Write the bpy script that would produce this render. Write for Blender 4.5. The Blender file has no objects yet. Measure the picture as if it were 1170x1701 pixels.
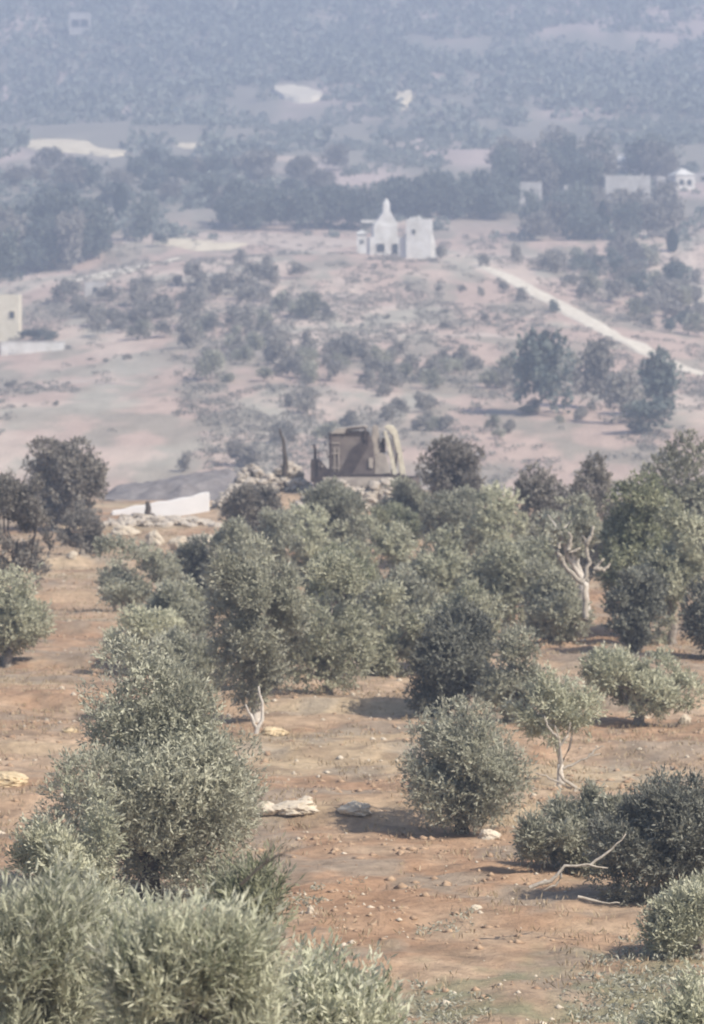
import bpy, bmesh, math, random
import numpy as np
from mathutils import Vector, Matrix

sc = bpy.context.scene
COL = sc.collection
# ------------------------------------------------------------------ camera
CZ = 10.1
F = 7000.0
PITCH = math.radians(2.646)
cam_d = bpy.data.cameras.new("camera")
cam = bpy.data.objects.new("camera", cam_d)
COL.objects.link(cam)
cam.location = (0, 0, CZ)
cam.rotation_euler = (math.radians(90) - PITCH, 0, 0)
cam_d.sensor_fit = 'VERTICAL'
cam_d.sensor_height = 24
cam_d.lens = F / 1701 * 24
cam_d.clip_start = 0.5
cam_d.clip_end = 9000
cam_d.dof.use_dof = True
cam_d.dof.focus_distance = 60
cam_d.dof.aperture_fstop = (cam_d.lens / 1000) / 0.058
sc.camera = cam

# ------------------------------------------------------------------ light
SUN_AZ = math.radians(126)      # clockwise from +Y (view direction): right and a little behind the camera
SUN_EL = math.radians(44)
w = bpy.data.worlds.new("World")
sc.world = w
w.use_nodes = True
nt = w.node_tree
nt.nodes.clear()
sky = nt.nodes.new("ShaderNodeTexSky")
sky.sky_type = 'NISHITA'
sky.sun_disc = False
sky.sun_elevation = SUN_EL
sky.sun_rotation = SUN_AZ
sky.dust_density = 1.5
bg = nt.nodes.new("ShaderNodeBackground")
bg.inputs[1].default_value = 0.085
out = nt.nodes.new("ShaderNodeOutputWorld")
nt.links.new(sky.outputs[0], bg.inputs[0])
nt.links.new(bg.outputs[0], out.inputs[0])
sd = bpy.data.lights.new("sun", 'SUN')
sd.energy = 5.0
sd.angle = math.radians(0.6)
sd.color = (1.0, 0.92, 0.81)
sun = bpy.data.objects.new("sun", sd)
COL.objects.link(sun)
sv = Vector((math.sin(SUN_AZ) * math.cos(SUN_EL), math.cos(SUN_AZ) * math.cos(SUN_EL), math.sin(SUN_EL)))
sun.rotation_euler = sv.to_track_quat('Z', 'Y').to_euler()
sun.location = (30, 30, 60)

sc.view_settings.view_transform = 'Standard'
sc.view_settings.look = 'None'
sc.view_settings.exposure = 0.74
sc.view_settings.gamma = 1.0
sc.cycles.use_denoising = True
sc.cycles.max_bounces = 5
sc.cycles.diffuse_bounces = 2
sc.cycles.glossy_bounces = 1
sc.cycles.transmission_bounces = 2
sc.cycles.transparent_max_bounces = 4
sc.cycles.volume_bounces = 1
sc.cycles.filter_width = 1.9

# ------------------------------------------------------------------ noise
def _hash(ix, iy, seed):
    n = (ix.astype(np.int64) * 374761393 + iy.astype(np.int64) * 668265263 + seed * 1274126177) & 0x7fffffff
    n = ((n ^ (n >> 13)) * 1103515245) & 0x7fffffff
    n = (n ^ (n >> 16)) & 0x7fffffff
    return (n % 100003) / 100003.0

def vnoise(x, y, seed=0):
    x = np.asarray(x, float); y = np.asarray(y, float)
    ix = np.floor(x); iy = np.floor(y)
    fx = x - ix; fy = y - iy
    fx = fx * fx * (3 - 2 * fx); fy = fy * fy * (3 - 2 * fy)
    a = _hash(ix, iy, seed); b = _hash(ix + 1, iy, seed)
    c = _hash(ix, iy + 1, seed); d = _hash(ix + 1, iy + 1, seed)
    return (a * (1 - fx) + b * fx) * (1 - fy) + (c * (1 - fx) + d * fx) * fy

def fbm(x, y, seed=0, octv=4):
    s = 0; a = 0.5; t = 0
    for k in range(octv):
        s = s + a * vnoise(x * 2 ** k, y * 2 ** k, seed + k * 17); t += a; a *= .55
    return s / t

def sstep(a, b, x):
    t = np.clip((x - a) / (b - a), 0, 1)
    return t * t * (3 - 2 * t)

# ------------------------------------------------------------------ terrain
def slope(py):
    return -np.tan(PITCH + np.arctan((np.asarray(py, float) - 850.5) / F))

_prof = np.array([(-60, 11.5), (0, 8.3), (20, 5.0), (35, 2.1), (50, 0), (240, 0), (300, -6), (390, -16), (450, -8.5), (480, -5.6),
                  (600, 3.8), (700, 12.4), (780, 20.9), (815, 22.5), (860, 22.6), (920, 28.5), (1000, 38), (1200, 59), (1450, 84), (1700, 117),
                  (2300, 222), (3300, 360), (5200, 480)], float)
_yy = np.arange(-60, 5200, 2.0)
_zz = np.interp(_yy, _prof[:, 0], _prof[:, 1])
def _smooth(z, n):
    k = np.hanning(n + 2)[1:-1]; k /= k.sum()
    return np.convolve(np.pad(z, n // 2, mode='edge'), k, mode='valid')[:len(z)]
_za = _smooth(_zz, 7); _zb = _smooth(_zz, 21)
_w = sstep(250, 330, _yy)
_zz = _za * (1 - _w) + _zb * _w

def H(x, y):
    x = np.asarray(x, float); y = np.asarray(y, float)
    z = np.interp(y, _yy, _zz)
    near = sstep(46, 56, y) * (1 - sstep(235, 260, y))
    wob = 3.0 * (vnoise(x / 7, y * 0 + 3, 5) - .5)
    st = 0
    for yb, h in ((71, .14), (85.5, .3), (97, .2), (109, .28), (122, .25), (136, .25), (152, .3), (175, .3)):
        st = st + h * sstep(yb - .5, yb + .5, y + wob)
    st = st - 2.02 * sstep(60, 185, y) * .98
    z = z + near * (st + .22 * (fbm(x / 3.2, y / 3.2, 9) - .5) + .13 * (vnoise(x / .6, y / .6, 31) - .5) + .1 * (vnoise(x / 1.3, y / 1.3, 33) - .5))
    # spoil mound under the machine
    z = z + 1.2 * np.exp(-(((x - .5) / 7) ** 2 + ((y - 216) / 5) ** 2) ** 2)
    m = sstep(520, 600, y) * (1 - sstep(850, 900, y))
    z = z - m * 5.5 * (x / 67) ** 2 / (1 + .1 * (x / 67) ** 2)
    f = sstep(300, 420, y)
    z = z + f * 1.6 * (fbm(x / 40, y / 40, 2) - .5) + f * .5 * (fbm(x / 8, y / 8, 12) - .5)
    g = sstep(1000, 1500, y)
    z = z + g * 26 * (fbm(x / 180 + 3, y / 260, 21, 3) - .5)
    return z

def Hs(x, y):
    return float(H(np.array([x]), np.array([y]))[0])

def X(px, d, z):
    return (px - 585.0) / F * (d * math.cos(PITCH) - (z - CZ) * math.sin(PITCH))

_ds = np.concatenate([np.arange(30, 300, .25), np.arange(300, 1000, 1), np.arange(1000, 5000, 5)])
def hit(px, py):
    s = float(slope(py))
    zr = CZ + _ds * s
    xs = (px - 585.0) / F * (_ds * math.cos(PITCH) - (zr - CZ) * math.sin(PITCH))
    h = H(xs, _ds)
    k = np.nonzero(h >= zr)[0]
    i = k[0] if len(k) else len(_ds) - 1
    return float(xs[i]), float(_ds[i]), float(h[i])

def zat(py, d):
    return CZ + d * float(slope(py))

# ------------------------------------------------------------------ materials
def nodes(name):
    m = bpy.data.materials.new(name); m.use_nodes = True
    n = m.node_tree; n.nodes.clear()
    o = n.nodes.new("ShaderNodeOutputMaterial")
    return m, n, o

def _pos(n, scale):
    g = n.nodes.new("ShaderNodeNewGeometry"); mp = n.nodes.new("ShaderNodeVectorMath"); mp.operation = 'MULTIPLY'
    n.links.new(g.outputs['Position'], mp.inputs[0]); mp.inputs[1].default_value = scale if hasattr(scale, '__len__') else (scale,) * 3
    return mp.outputs[0]

def surf_mat(name, c1, c2, scale=3.0, rough=.9, bump=.3, detail=6, attr=None, metallic=0.0, bdist=.02):
    m, n, o = nodes(name)
    p = n.nodes.new("ShaderNodeBsdfPrincipled")
    p.inputs['Roughness'].default_value = rough
    p.inputs['Metallic'].default_value = metallic
    p.inputs['Specular IOR Level'].default_value = .25
    tx = n.nodes.new("ShaderNodeTexNoise"); tx.inputs['Scale'].default_value = 1; tx.inputs['Detail'].default_value = detail
    tx.inputs['Roughness'].default_value = .65
    n.links.new(_pos(n, scale), tx.inputs['Vector'])
    mr = n.nodes.new("ShaderNodeMapRange"); mr.inputs[1].default_value = .35; mr.inputs[2].default_value = .65
    n.links.new(tx.outputs[0], mr.inputs[0])
    mx = n.nodes.new("ShaderNodeMix"); mx.data_type = 'RGBA'
    mx.inputs[6].default_value = (*c1, 1); mx.inputs[7].default_value = (*c2, 1)
    n.links.new(mr.outputs[0], mx.inputs[0])
    n.links.new(mx.outputs[2], p.inputs['Base Color'])
    if bump:
        b = n.nodes.new("ShaderNodeBump"); b.inputs['Strength'].default_value = bump; b.inputs['Distance'].default_value = bdist
        n.links.new(tx.outputs[0], b.inputs['Height']); n.links.new(b.outputs[0], p.inputs['Normal'])
    n.links.new(p.outputs[0], o.inputs[0])
    return m

def leaf_mat(name, dark, light, back, trans=.18):
    m, n, o = nodes(name)
    at = n.nodes.new("ShaderNodeAttribute"); at.attribute_name = 'tone'
    oi = n.nodes.new("ShaderNodeObjectInfo")
    mx = n.nodes.new("ShaderNodeMix"); mx.data_type = 'RGBA'
    mx.inputs[6].default_value = (*dark, 1); mx.inputs[7].default_value = (*light, 1)
    n.links.new(at.outputs['Fac'], mx.inputs[0])
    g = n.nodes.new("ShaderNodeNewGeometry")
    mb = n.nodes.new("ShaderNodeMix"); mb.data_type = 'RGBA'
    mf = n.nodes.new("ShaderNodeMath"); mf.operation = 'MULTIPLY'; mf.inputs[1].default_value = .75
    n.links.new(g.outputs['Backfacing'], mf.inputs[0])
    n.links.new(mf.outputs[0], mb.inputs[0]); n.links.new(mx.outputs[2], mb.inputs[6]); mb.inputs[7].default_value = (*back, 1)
    hs = n.nodes.new("ShaderNodeHueSaturation")
    mr = n.nodes.new("ShaderNodeMapRange"); mr.inputs[3].default_value = .82; mr.inputs[4].default_value = 1.18
    n.links.new(oi.outputs['Random'], mr.inputs[0]); n.links.new(mr.outputs[0], hs.inputs['Value'])
    n.links.new(mb.outputs[2], hs.inputs['Color'])
    p = n.nodes.new("ShaderNodeBsdfPrincipled"); p.inputs['Roughness'].default_value = .55
    p.inputs['Specular IOR Level'].default_value = .35
    n.links.new(hs.outputs[0], p.inputs['Base Color'])
    t = n.nodes.new("ShaderNodeBsdfTranslucent"); n.links.new(hs.outputs[0], t.inputs[0])
    ms = n.nodes.new("ShaderNodeMixShader"); ms.inputs[0].default_value = trans
    n.links.new(p.outputs[0], ms.inputs[1]); n.links.new(t.outputs[0], ms.inputs[2])
    n.links.new(ms.outputs[0], o.inputs[0])
    return m

LM = {
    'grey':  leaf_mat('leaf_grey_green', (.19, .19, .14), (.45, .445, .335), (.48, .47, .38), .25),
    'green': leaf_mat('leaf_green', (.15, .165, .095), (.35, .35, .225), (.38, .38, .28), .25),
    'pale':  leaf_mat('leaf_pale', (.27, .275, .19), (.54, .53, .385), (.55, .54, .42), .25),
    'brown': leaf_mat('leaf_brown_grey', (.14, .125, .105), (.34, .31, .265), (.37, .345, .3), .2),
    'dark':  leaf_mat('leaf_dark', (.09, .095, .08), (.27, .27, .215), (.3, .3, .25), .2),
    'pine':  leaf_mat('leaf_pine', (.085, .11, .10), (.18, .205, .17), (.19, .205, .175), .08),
    'cyp':  leaf_mat('leaf_cypress', (.02, .035, .025), (.05, .07, .05), (.05, .07, .05), .05),
    'scrub': leaf_mat('leaf_scrub', (.21, .2, .17), (.34, .315, .27), (.32, .3, .26), .08),
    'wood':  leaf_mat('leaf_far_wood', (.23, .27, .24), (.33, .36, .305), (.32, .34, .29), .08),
    'dry':   leaf_mat('dry_grass_blades', (.30, .22, .13), (.5, .40, .26), (.45, .36, .24), .15),
    'weed':  leaf_mat('weed_leaves', (.20, .215, .135), (.66, .66, .49), (.64, .63, .5), .33),
}
BARK = surf_mat('olive_bark', (.17, .14, .115), (.36, .32, .27), 9, .95, .6)
BARKP = surf_mat('pale_bark', (.42, .38, .33), (.66, .61, .54), 9, .95, .5)
BARKT = surf_mat('weathered_tan_bark', (.30, .26, .21), (.50, .45, .38), 9, .95, .5)
BARKD = surf_mat('dark_bark', (.055, .045, .04), (.12, .1, .085), 9, .95, .6)
STONE = surf_mat('pale_limestone', (.44, .38, .30), (.64, .56, .44), 4, .95, .5)
STONEY = surf_mat('yellow_limestone', (.42, .33, .2), (.68, .54, .35), 4, .95, .4)
WHITE = surf_mat('white_plaster', (.60, .58, .53), (.84, .83, .8), .55, .9, .1)
BRIGHT = surf_mat('fresh_whitewash', (.80, .79, .78), (.88, .87, .86), .9, .9, .1)
CREAM = surf_mat('cream_plaster', (.66, .6, .46), (.80, .74, .6), .8, .9, .1)
GREYW = surf_mat('weathered_render', (.42, .40, .38), (.58, .56, .53), .8, .9, .2)
GLASS = surf_mat('dark_window_glass', (.03, .035, .04), (.06, .065, .07), 1, .15, 0)
ROOFR = surf_mat('terracotta_roof', (.33, .2, .14), (.42, .28, .2), 1.2, .9, .2)
TRACK = surf_mat('white_dirt_track', (.62, .55, .44), (.82, .75, .62), (.9, .35, 1), .95, .2)
FIELD = surf_mat('straw_field', (.62, .53, .38), (.80, .71, .54), (.3, .1, 1), .95, .2)
BARE = surf_mat('bare_pale_soil', (.45, .36, .29), (.6, .5, .42), (.2, .06, 1), .95, .2)
MPAINT = surf_mat('dusty_tan_paint', (.30, .265, .235), (.47, .42, .365), 2.0, .7, .15)
MDARK = surf_mat('dark_dusty_steel', (.045, .035, .04), (.09, .075, .075), 3, .7, .2)
MCAB = surf_mat('brown_grey_armour', (.11, .09, .09), (.21, .18, .165), 1.4, .7, .1)
MCREAM = surf_mat('cream_boom_paint', (.56, .51, .40), (.74, .69, .56), 3, .65, .1)
GRAVEL = surf_mat('blue_grey_gravel', (.17, .155, .155), (.27, .25, .245), 1.6, .95, .6, bdist=.2)

# ------------------------------------------------------------------ mesh helpers
def tag(o, label=None, cat=None, group=None, kind=None):
    if label: o['label'] = label
    if cat: o['category'] = cat
    if group: o['group'] = group
    if kind: o['kind'] = kind
    return o

def mk(name, V, Fq, mat, parent=None, tone=None, smooth=False, loc=None):
    V = np.asarray(V, np.float32); Fq = np.asarray(Fq, np.int32)
    me = bpy.data.meshes.new(name)
    k = Fq.shape[1]
    me.vertices.add(len(V)); me.vertices.foreach_set('co', V.ravel())
    me.loops.add(Fq.size); me.loops.foreach_set('vertex_index', Fq.ravel())
    me.polygons.add(len(Fq))
    me.polygons.foreach_set('loop_start', np.arange(0, Fq.size, k, dtype=np.int32))
    me.polygons.foreach_set('loop_total', np.full(len(Fq), k, np.int32))
    if smooth: me.polygons.foreach_set('use_smooth', np.ones(len(Fq), bool))
    if tone is not None:
        a = me.attributes.new('tone', 'FLOAT', 'POINT'); a.data.foreach_set('value', np.asarray(tone, np.float32))
    me.update(calc_edges=True); me.validate()
    me.materials.append(mat)
    o = bpy.data.objects.new(name, me); COL.objects.link(o)
    if loc is not None: o.location = loc
    if parent is not None: o.parent = parent
    return o

def obj_bm(name, bm, mat, parent=None, smooth=False, loc=None, rz=0):
    me = bpy.data.meshes.new(name); bm.to_mesh(me); bm.free()
    if smooth:
        for p in me.polygons: p.use_smooth = True
    me.materials.append(mat)
    o = bpy.data.objects.new(name, me); COL.objects.link(o)
    if loc is not None: o.location = loc
    o.rotation_euler.z = rz
    if parent is not None: o.parent = parent
    return o

def empty(name, loc, rz=0):
    o = bpy.data.objects.new(name, None); COL.objects.link(o)
    o.empty_display_size = .5
    o.location = loc; o.rotation_euler.z = rz
    return o

def bx(bm, c, s, rot=None, bev=0.0):
    r = bmesh.ops.create_cube(bm, size=1)
    vs = r['verts']
    M = Matrix.Translation(Vector(c)) @ (rot.to_4x4() if rot is not None else Matrix.Identity(4)) @ Matrix.Diagonal((*s, 1))
    bmesh.ops.transform(bm, matrix=M, verts=vs)
    if bev:
        es = list({e for v in vs for e in v.link_edges})
        bmesh.ops.bevel(bm, geom=es, offset=bev, segments=2, affect='EDGES', profile=.6)

def prism(bm, pts, y0, y1):
    """closed outline in x,z extruded between y0 and y1"""
    a = [bm.verts.new((x, y0, z)) for x, z in pts]
    b = [bm.verts.new((x, y1, z)) for x, z in pts]
    n = len(pts)
    bm.faces.new(a); bm.faces.new(b[::-1])
    for i in range(n):
        bm.faces.new((a[i], b[i], b[(i + 1) % n], a[(i + 1) % n]))
    bmesh.ops.recalc_face_normals(bm, faces=bm.faces[:])

def tube(path, rad, rng, sides=7, rough=.12):
    path = np.asarray(path, float); n = len(path)
    V = []; Fq = []
    for i in range(n):
        t = path[min(i + 1, n - 1)] - path[max(i - 1, 0)]
        t = t / (np.linalg.norm(t) + 1e-9)
        up = np.array([0, 0, 1.]) if abs(t[2]) < .9 else np.array([1., 0, 0])
        u = np.cross(t, up); u /= np.linalg.norm(u); v = np.cross(t, u)
        for k in range(sides):
            a = 2 * math.pi * k / sides
            r = rad[i] * (1 + rng.uniform(-rough, rough))
            V.append(path[i] + r * (math.cos(a) * u + math.sin(a) * v))
    for i in range(n - 1):
        for k in range(sides):
            k2 = (k + 1) % sides
            Fq.append((i * sides + k, i * sides + k2, (i + 1) * sides + k2, (i + 1) * sides + k))
    V.append(path[-1]); c = len(V) - 1
    for k in range(0, sides, 1):
        Fq.append(((n - 1) * sides + k, (n - 1) * sides + (k + 1) % sides, c, c))
    return np.array(V), [f for f in Fq]

def joinm(parts):
    V = []; Fq = []; o = 0
    for v, f in parts:
        V.append(v); Fq += [tuple(i + o for i in q) for q in f]; o += len(v)
    return np.concatenate(V), Fq

def mk_poly(name, V, Fq, mat, parent=None, loc=None, smooth=True):
    me = bpy.data.meshes.new(name)
    me.from_pydata([tuple(map(float, v)) for v in V], [], [q if q[2] != q[3] else q[:3] for q in Fq])
    for p in me.polygons: p.use_smooth = smooth
    me.materials.append(mat)
    o = bpy.data.objects.new(name, me); COL.objects.link(o)
    if loc is not None: o.location = loc
    if parent is not None: o.parent = parent
    return o

def norm(a): return a / (np.linalg.norm(a, axis=1, keepdims=True) + 1e-9)

def leaf_quads(P, D, L, W, rng, tone, N=None, nz=.55):
    n = len(P)
    D = norm(D)
    if N is None: N = rng.normal(size=(n, 3))
    else: N = norm(N) + rng.normal(size=(n, 3)) * nz
    R = norm(np.cross(D, norm(N)))
    L = (L * rng.uniform(.7, 1.3, n))[:, None]; W = (W * rng.uniform(.7, 1.3, n))[:, None]
    V = np.empty((n, 4, 3))
    V[:, 0] = P; V[:, 1] = P + D * L * .5 + R * W * .5; V[:, 2] = P + D * L; V[:, 3] = P + D * L * .5 - R * W * .5
    Fq = np.arange(n * 4).reshape(n, 4)
    return V.reshape(-1, 3), Fq, np.repeat(tone, 4)

def lobes_for(rng, a, b, h, n, rr=(.26, .5), rag=1.0):
    """lobes inside an ellipsoid a (half width) x b (half depth) x h (height), base at z=0"""
    C = []; R = []
    s = min(a, h / 2)
    ph = rng.uniform(0, 6.28, 4); am = rng.uniform(.06, .24, 4)
    while len(C) < n:
        p = rng.uniform(-1, 1, 3)
        if (p ** 2).sum() > 1: continue
        r = s * (rr[0] + (rr[1] - rr[0]) * rng.random() ** 1.3)
        ln = np.linalg.norm(p) + 1e-6
        th = math.atan2(p[2], p[0])
        env = 1 - am[0] * (1 + math.sin(2 * th + ph[0])) - am[1] * (1 + math.sin(3 * th + ph[1])) * .8 - am[2] * .5 * (1 + math.sin(5 * th + ph[2]))
        env = max(.5, env) * 1.12
        p = p / ln * ln ** .55 * env
        q = np.array([p[0] * max(a - r * .8, .05), p[1] * max(b - r * .8, .05), h / 2 + p[2] * max(h / 2 - r * .75, .05)])
        C.append(q); R.append(r)
    return np.array(C), np.array(R)

def crown(rng, a, b, h, nleaf, L, W, nl=14, gap=.3, rr=(.26, .5), upw=.5, per=8, shoot=.28, inner=.74, out=.35):
    C, R = lobes_for(rng, a, b, h, nl, rr)
    ns = max(4, nleaf // per)
    m = int(ns * 2.2)
    k = rng.choice(len(C), m, p=R ** 2 / (R ** 2).sum())
    dr = norm(rng.normal(size=(m, 3)))
    rad = R[k] * (inner + (1.03 - inner) * rng.random(m) ** .3)
    el = rng.uniform(.75, 1.35, len(C))[k]
    P = C[k] + dr * rad[:, None] * np.stack([1 / el ** .4, 1 / el ** .4, el], 1)
    # gaps
    s = 1 / (.33 * min(a, h / 2) + .05)
    g = vnoise((P[:, 0] + P[:, 1] * .7) * s + 50, (P[:, 2] - P[:, 1] * .4) * s + 50, int(rng.integers(1000)))
    keep = (g > gap) & (P[:, 2] > -.02 * h)
    idx = np.nonzero(keep)[0][:ns]
    P = P[idx]; dr = dr[idx]
    n = len(P)
    D = norm(dr * out + np.array([0, 0, upw]) + rng.normal(size=(n, 3)) * .5)
    tl = shoot * rng.uniform(.5, 1.3, n)
    lt = rng.uniform(-.35, .35, len(C))[k[idx]]
    st = np.clip(lt + vnoise(P[:, 0] * s * 1.3, P[:, 2] * s * 1.3 + P[:, 1], 7) * .7 + rng.uniform(-.1, .45, n), 0, 1)
    PP = []; DD = []; TT = []; NN = []
    N0 = dr + np.array([0, 0, .35])
    for j in range(per):
        t = j / (per - 1) if per > 1 else 1
        PP.append(P + D * (tl * t)[:, None])
        NN.append(N0)
        DD.append(D * (.6 + .7 * t) + norm(rng.normal(size=(n, 3))) * .9)
        TT.append(np.clip(st + rng.uniform(-.15, .2, n), 0, 1))
    V, Fq, T = leaf_quads(np.concatenate(PP), np.concatenate(DD), L, W, rng, np.concatenate(TT), np.concatenate(NN), .5)
    return V, Fq, T, C, R

def trunk_mesh(rng, zc, C, R, r0, fork=None, lean=0.0, sub=True, nlimb=4):
    """trunk from 0,0,0 to a fork, then limbs to the lobes; zc: height of the crown's bottom"""
    hf = fork if fork is not None else max(.35, zc * .8)
    parts = []
    p = np.array([[0, 0, -.15], [lean * .2, 0, hf * .3], [lean * .6 + rng.uniform(-.06, .06), rng.uniform(-.05, .05), hf * .7], [lean, 0, hf]])
    parts.append(tube(p, [r0 * 1.45, r0 * 1.05, r0 * .9, r0 * .85], rng, 8, .16))
    order = np.argsort(-R)[:nlimb + 6]
    for n_, i in enumerate(order):
        c = C[i] + np.array([0, 0, zc])
        s = p[-1] if n_ < nlimb else parts[1 + n_ % nlimb][0][14]
        rr = r0 * (.5 if n_ < nlimb else .26)
        v = c - s; ln = np.linalg.norm(v)
        mids = [s + v * t + np.array([rng.uniform(-1, 1), rng.uniform(-1, 1), rng.uniform(-.2, 1)]) * ln * .09 * (1 if 0 < t < 1 else 0) for t in (0, .3, .6, 1)]
        parts.append(tube(mids, [rr, rr * .75, rr * .5, rr * .15], rng, 7, .12))
    return joinm(parts)

LEAFN = [0]
def tree(label, x0, x1, yt, yb, d, tint='grey', n=12000, L=.09, W=.024, nl=14, gap=.3, r0=.14, bark=None, lean=0.0, cat='olive tree',
         name='olive_tree', rr=(.26, .5), deep=.9, group='olive trees of the grove', seed=1, fork=None, upw=.5, per=8, shoot=.28, xb=None, nlimb=4, dens=1.6):
    rng = np.random.default_rng(seed * 7919 + 13)
    zt = zat(yt, d); zb = zat(yb, d)
    xc = X((x0 + x1) / 2, d, (zt + zb) / 2)
    a = (x1 - x0) / 2 * d / F * 1.2
    xr = xc if xb is None else X(xb, d, zb)
    g = Hs(xr, d)
    zb = max(zb, g + .05)
    if zb - g < 1.6 and xb is None: zb = g - .1 * (zt - g)
    n = int(n * dens); L = L * 1.12; W = W * 1.35; shoot = shoot * .8
    h = (zt - zb) * 1.06
    root = empty(name, (xr, d, g))
    tag(root, label, cat, group)
    nl = int(nl * 1.35); rr = (rr[0] * .6, rr[1] * 1.05)
    V, Fq, T, C, R = crown(rng, a, a * deep, h, n, L, W, nl, gap + .1, rr, upw, per, shoot)
    off = np.array([xc - xr, 0, zb - g])
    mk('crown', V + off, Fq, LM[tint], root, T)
    tv, tf = trunk_mesh(rng, zb - g, C + np.array([xc - xr, 0, 0]), R, r0, fork if fork or zb > g else .12 * h, lean, nlimb=nlimb)
    mk_poly('trunk', tv, tf, bark or BARK, root)
    return root

# ------------------------------------------------------------------ ground sheet
def build_ground():
    ys = np.concatenate([np.arange(-40, 44, 2.0), np.arange(44, 130, .3), np.arange(130, 262, .5), np.arange(262, 400, 3), np.arange(400, 960, 1.6),
                         np.arange(960, 1700, 7), np.arange(1700, 5100, 28)])
    u = np.linspace(-1, 1, 421)
    u = .22 * u + .78 * np.sign(u) * np.abs(u) ** 3
    Y = np.repeat(ys[:, None], len(u), 1)
    XX = (np.abs(ys)[:, None] * .62 + 60) * u[None, :]
    Z = H(XX, Y)
    V = np.stack([XX, Y, Z], -1).reshape(-1, 3)
    nx = len(u); ny = len(ys)
    i = (np.arange(ny - 1)[:, None] * nx + np.arange(nx - 1)[None, :]).ravel()
    Fq = np.stack([i, i + 1, i + nx + 1, i + nx], 1)
    o = mk('ground', V, Fq, GROUND, None, None, True)
    tag(o, kind='structure')
    me = o.data
    x = V[:, 0]; y = V[:, 1]
    K = .93
    red = np.array([.42, .265, .165]); tan = np.array([.50, .365, .25]); grey = np.array([.35, .30, .235]); straw = np.array([.55, .44, .29])
    green = np.array([.22, .23, .14])
    n1 = fbm(x / 6, y / 9, 41)[:, None]; n2 = fbm(x / 1.6, y / 2.2, 43)[:, None]; n3 = fbm(x / 11 + 9, y / 5, 47)[:, None]
    n4 = fbm(x / .5, y / .9, 51, 3)[:, None]
    c = tan + (red - tan) * sstep(.42, .62, n1 * .6 + n2 * .4)
    c = c + (straw - c) * sstep(.55, .7, n3) * .7
    c = c + (grey - c) * sstep(.5, .68, n2) * .7
    c = c * (.72 + .56 * n4)
    n5 = fbm(x / .9, y / 1.1, 57, 3)[:, None]
    c = c + (np.array([.26, .19, .13]) - c) * sstep(.6, .72, n5) * .6
    gw = (sstep(.46, .62, n3 * .5 + n4 * .5) * (1 - sstep(62, 72, y))[:, None]) * .8
    c = c + (green - c) * gw
    # valley and middle hillside: pinkish stony soil with thin grass
    pink = np.array([.44, .335, .275]); pale = np.array([.52, .425, .35]); drab = np.array([.29, .255, .205])
    m1 = fbm(x / 22, y / 60, 61)[:, None]; m2 = fbm(x / 5, y / 16, 63)[:, None]; m3 = fbm(x / 1.5, y / 6, 65, 3)[:, None]
    e = pink + (pale - pink) * sstep(.45, .65, m1) + (drab - pink) * sstep(.44, .66, m2) * .9
    e = e * (.8 + .4 * m3) * 1.17
    far1 = np.array([.27, .25, .21]); far2 = np.array([.48, .39, .35])
    f1 = fbm(x / 40, y / 130, 71)[:, None]
    f = far1 + (far2 - far1) * sstep(.5, .68, f1)
    f = f * (.8 + .4 * fbm(x / 9, y / 30, 73)[:, None])
    c = c * K; f = f * 1.05
    a = sstep(225, 262, y)[:, None]; b = sstep(880, 1000, y)[:, None]
    c = c * (1 - a) + e * a
    c = c * (1 - b) + f * b
    ca = me.color_attributes.new('soil', 'FLOAT_COLOR', 'POINT')
    ca.data.foreach_set('color', np.concatenate([c, np.ones((len(c), 1))], 1).astype(np.float32).ravel())
    return o

GROUND, n, o = nodes('soil_and_dry_grass')
p = n.nodes.new("ShaderNodeBsdfPrincipled"); p.inputs['Roughness'].default_value = 1; p.inputs['Specular IOR Level'].default_value = .1
at = n.nodes.new("ShaderNodeAttribute"); at.attribute_name = 'soil'
t1 = n.nodes.new("ShaderNodeTexNoise"); t1.inputs['Scale'].default_value = 1; t1.inputs['Detail'].default_value = 8; t1.inputs['Roughness'].default_value = .7
n.links.new(_pos(n, (3.0, 3.0, 3.0)), t1.inputs['Vector'])
mr = n.nodes.new("ShaderNodeMapRange"); mr.inputs[1].default_value = .3; mr.inputs[2].default_value = .7; mr.inputs[3].default_value = .7; mr.inputs[4].default_value = 1.25
n.links.new(t1.outputs[0], mr.inputs[0])
vm = n.nodes.new("ShaderNodeVectorMath"); vm.operation = 'SCALE'
n.links.new(at.outputs['Color'], vm.inputs[0]); n.links.new(mr.outputs[0], vm.inputs['Scale'])
n.links.new(vm.outputs[0], p.inputs['Base Color'])
b = n.nodes.new("ShaderNodeBump"); b.inputs['Strength'].default_value = 1; b.inputs['Distance'].default_value = .12
n.links.new(t1.outputs[0], b.inputs['Height']); n.links.new(b.outputs[0], p.inputs['Normal'])
n.links.new(p.outputs[0], o.inputs[0])
build_ground()

# ------------------------------------------------------------------ draped sheets (track, fields)
def drape(name, rows, mat, kind='structure', off=.12, label=None, cat=None):
    """rows: list of (left xy, right xy); cells follow the terrain"""
    V = []; Fq = []; m = 9
    for (xa, ya), (xb, yb) in rows:
        for k in range(m):
            t = k / (m - 1); x = xa + (xb - xa) * t; y = ya + (yb - ya) * t
            edge = off if 0 < k < m - 1 else -.3
            V.append((x, y, Hs(x, y) + edge))
    for i in range(len(rows) - 1):
        for k in range(m - 1):
            q = i * m + k
            Fq.append((q, q + 1, q + m + 1, q + m))
    o = mk(name, V, Fq, mat, None, None, True)
    return tag(o, label, cat, None, kind)

def dense(pts, n):
    pts = np.asarray(pts, float); t = np.concatenate([[0], np.cumsum(np.linalg.norm(np.diff(pts, axis=0), axis=1))])
    s = np.linspace(0, t[-1], n)
    return np.stack([np.interp(s, t, pts[:, k]) for k in range(pts.shape[1])], 1)

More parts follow.
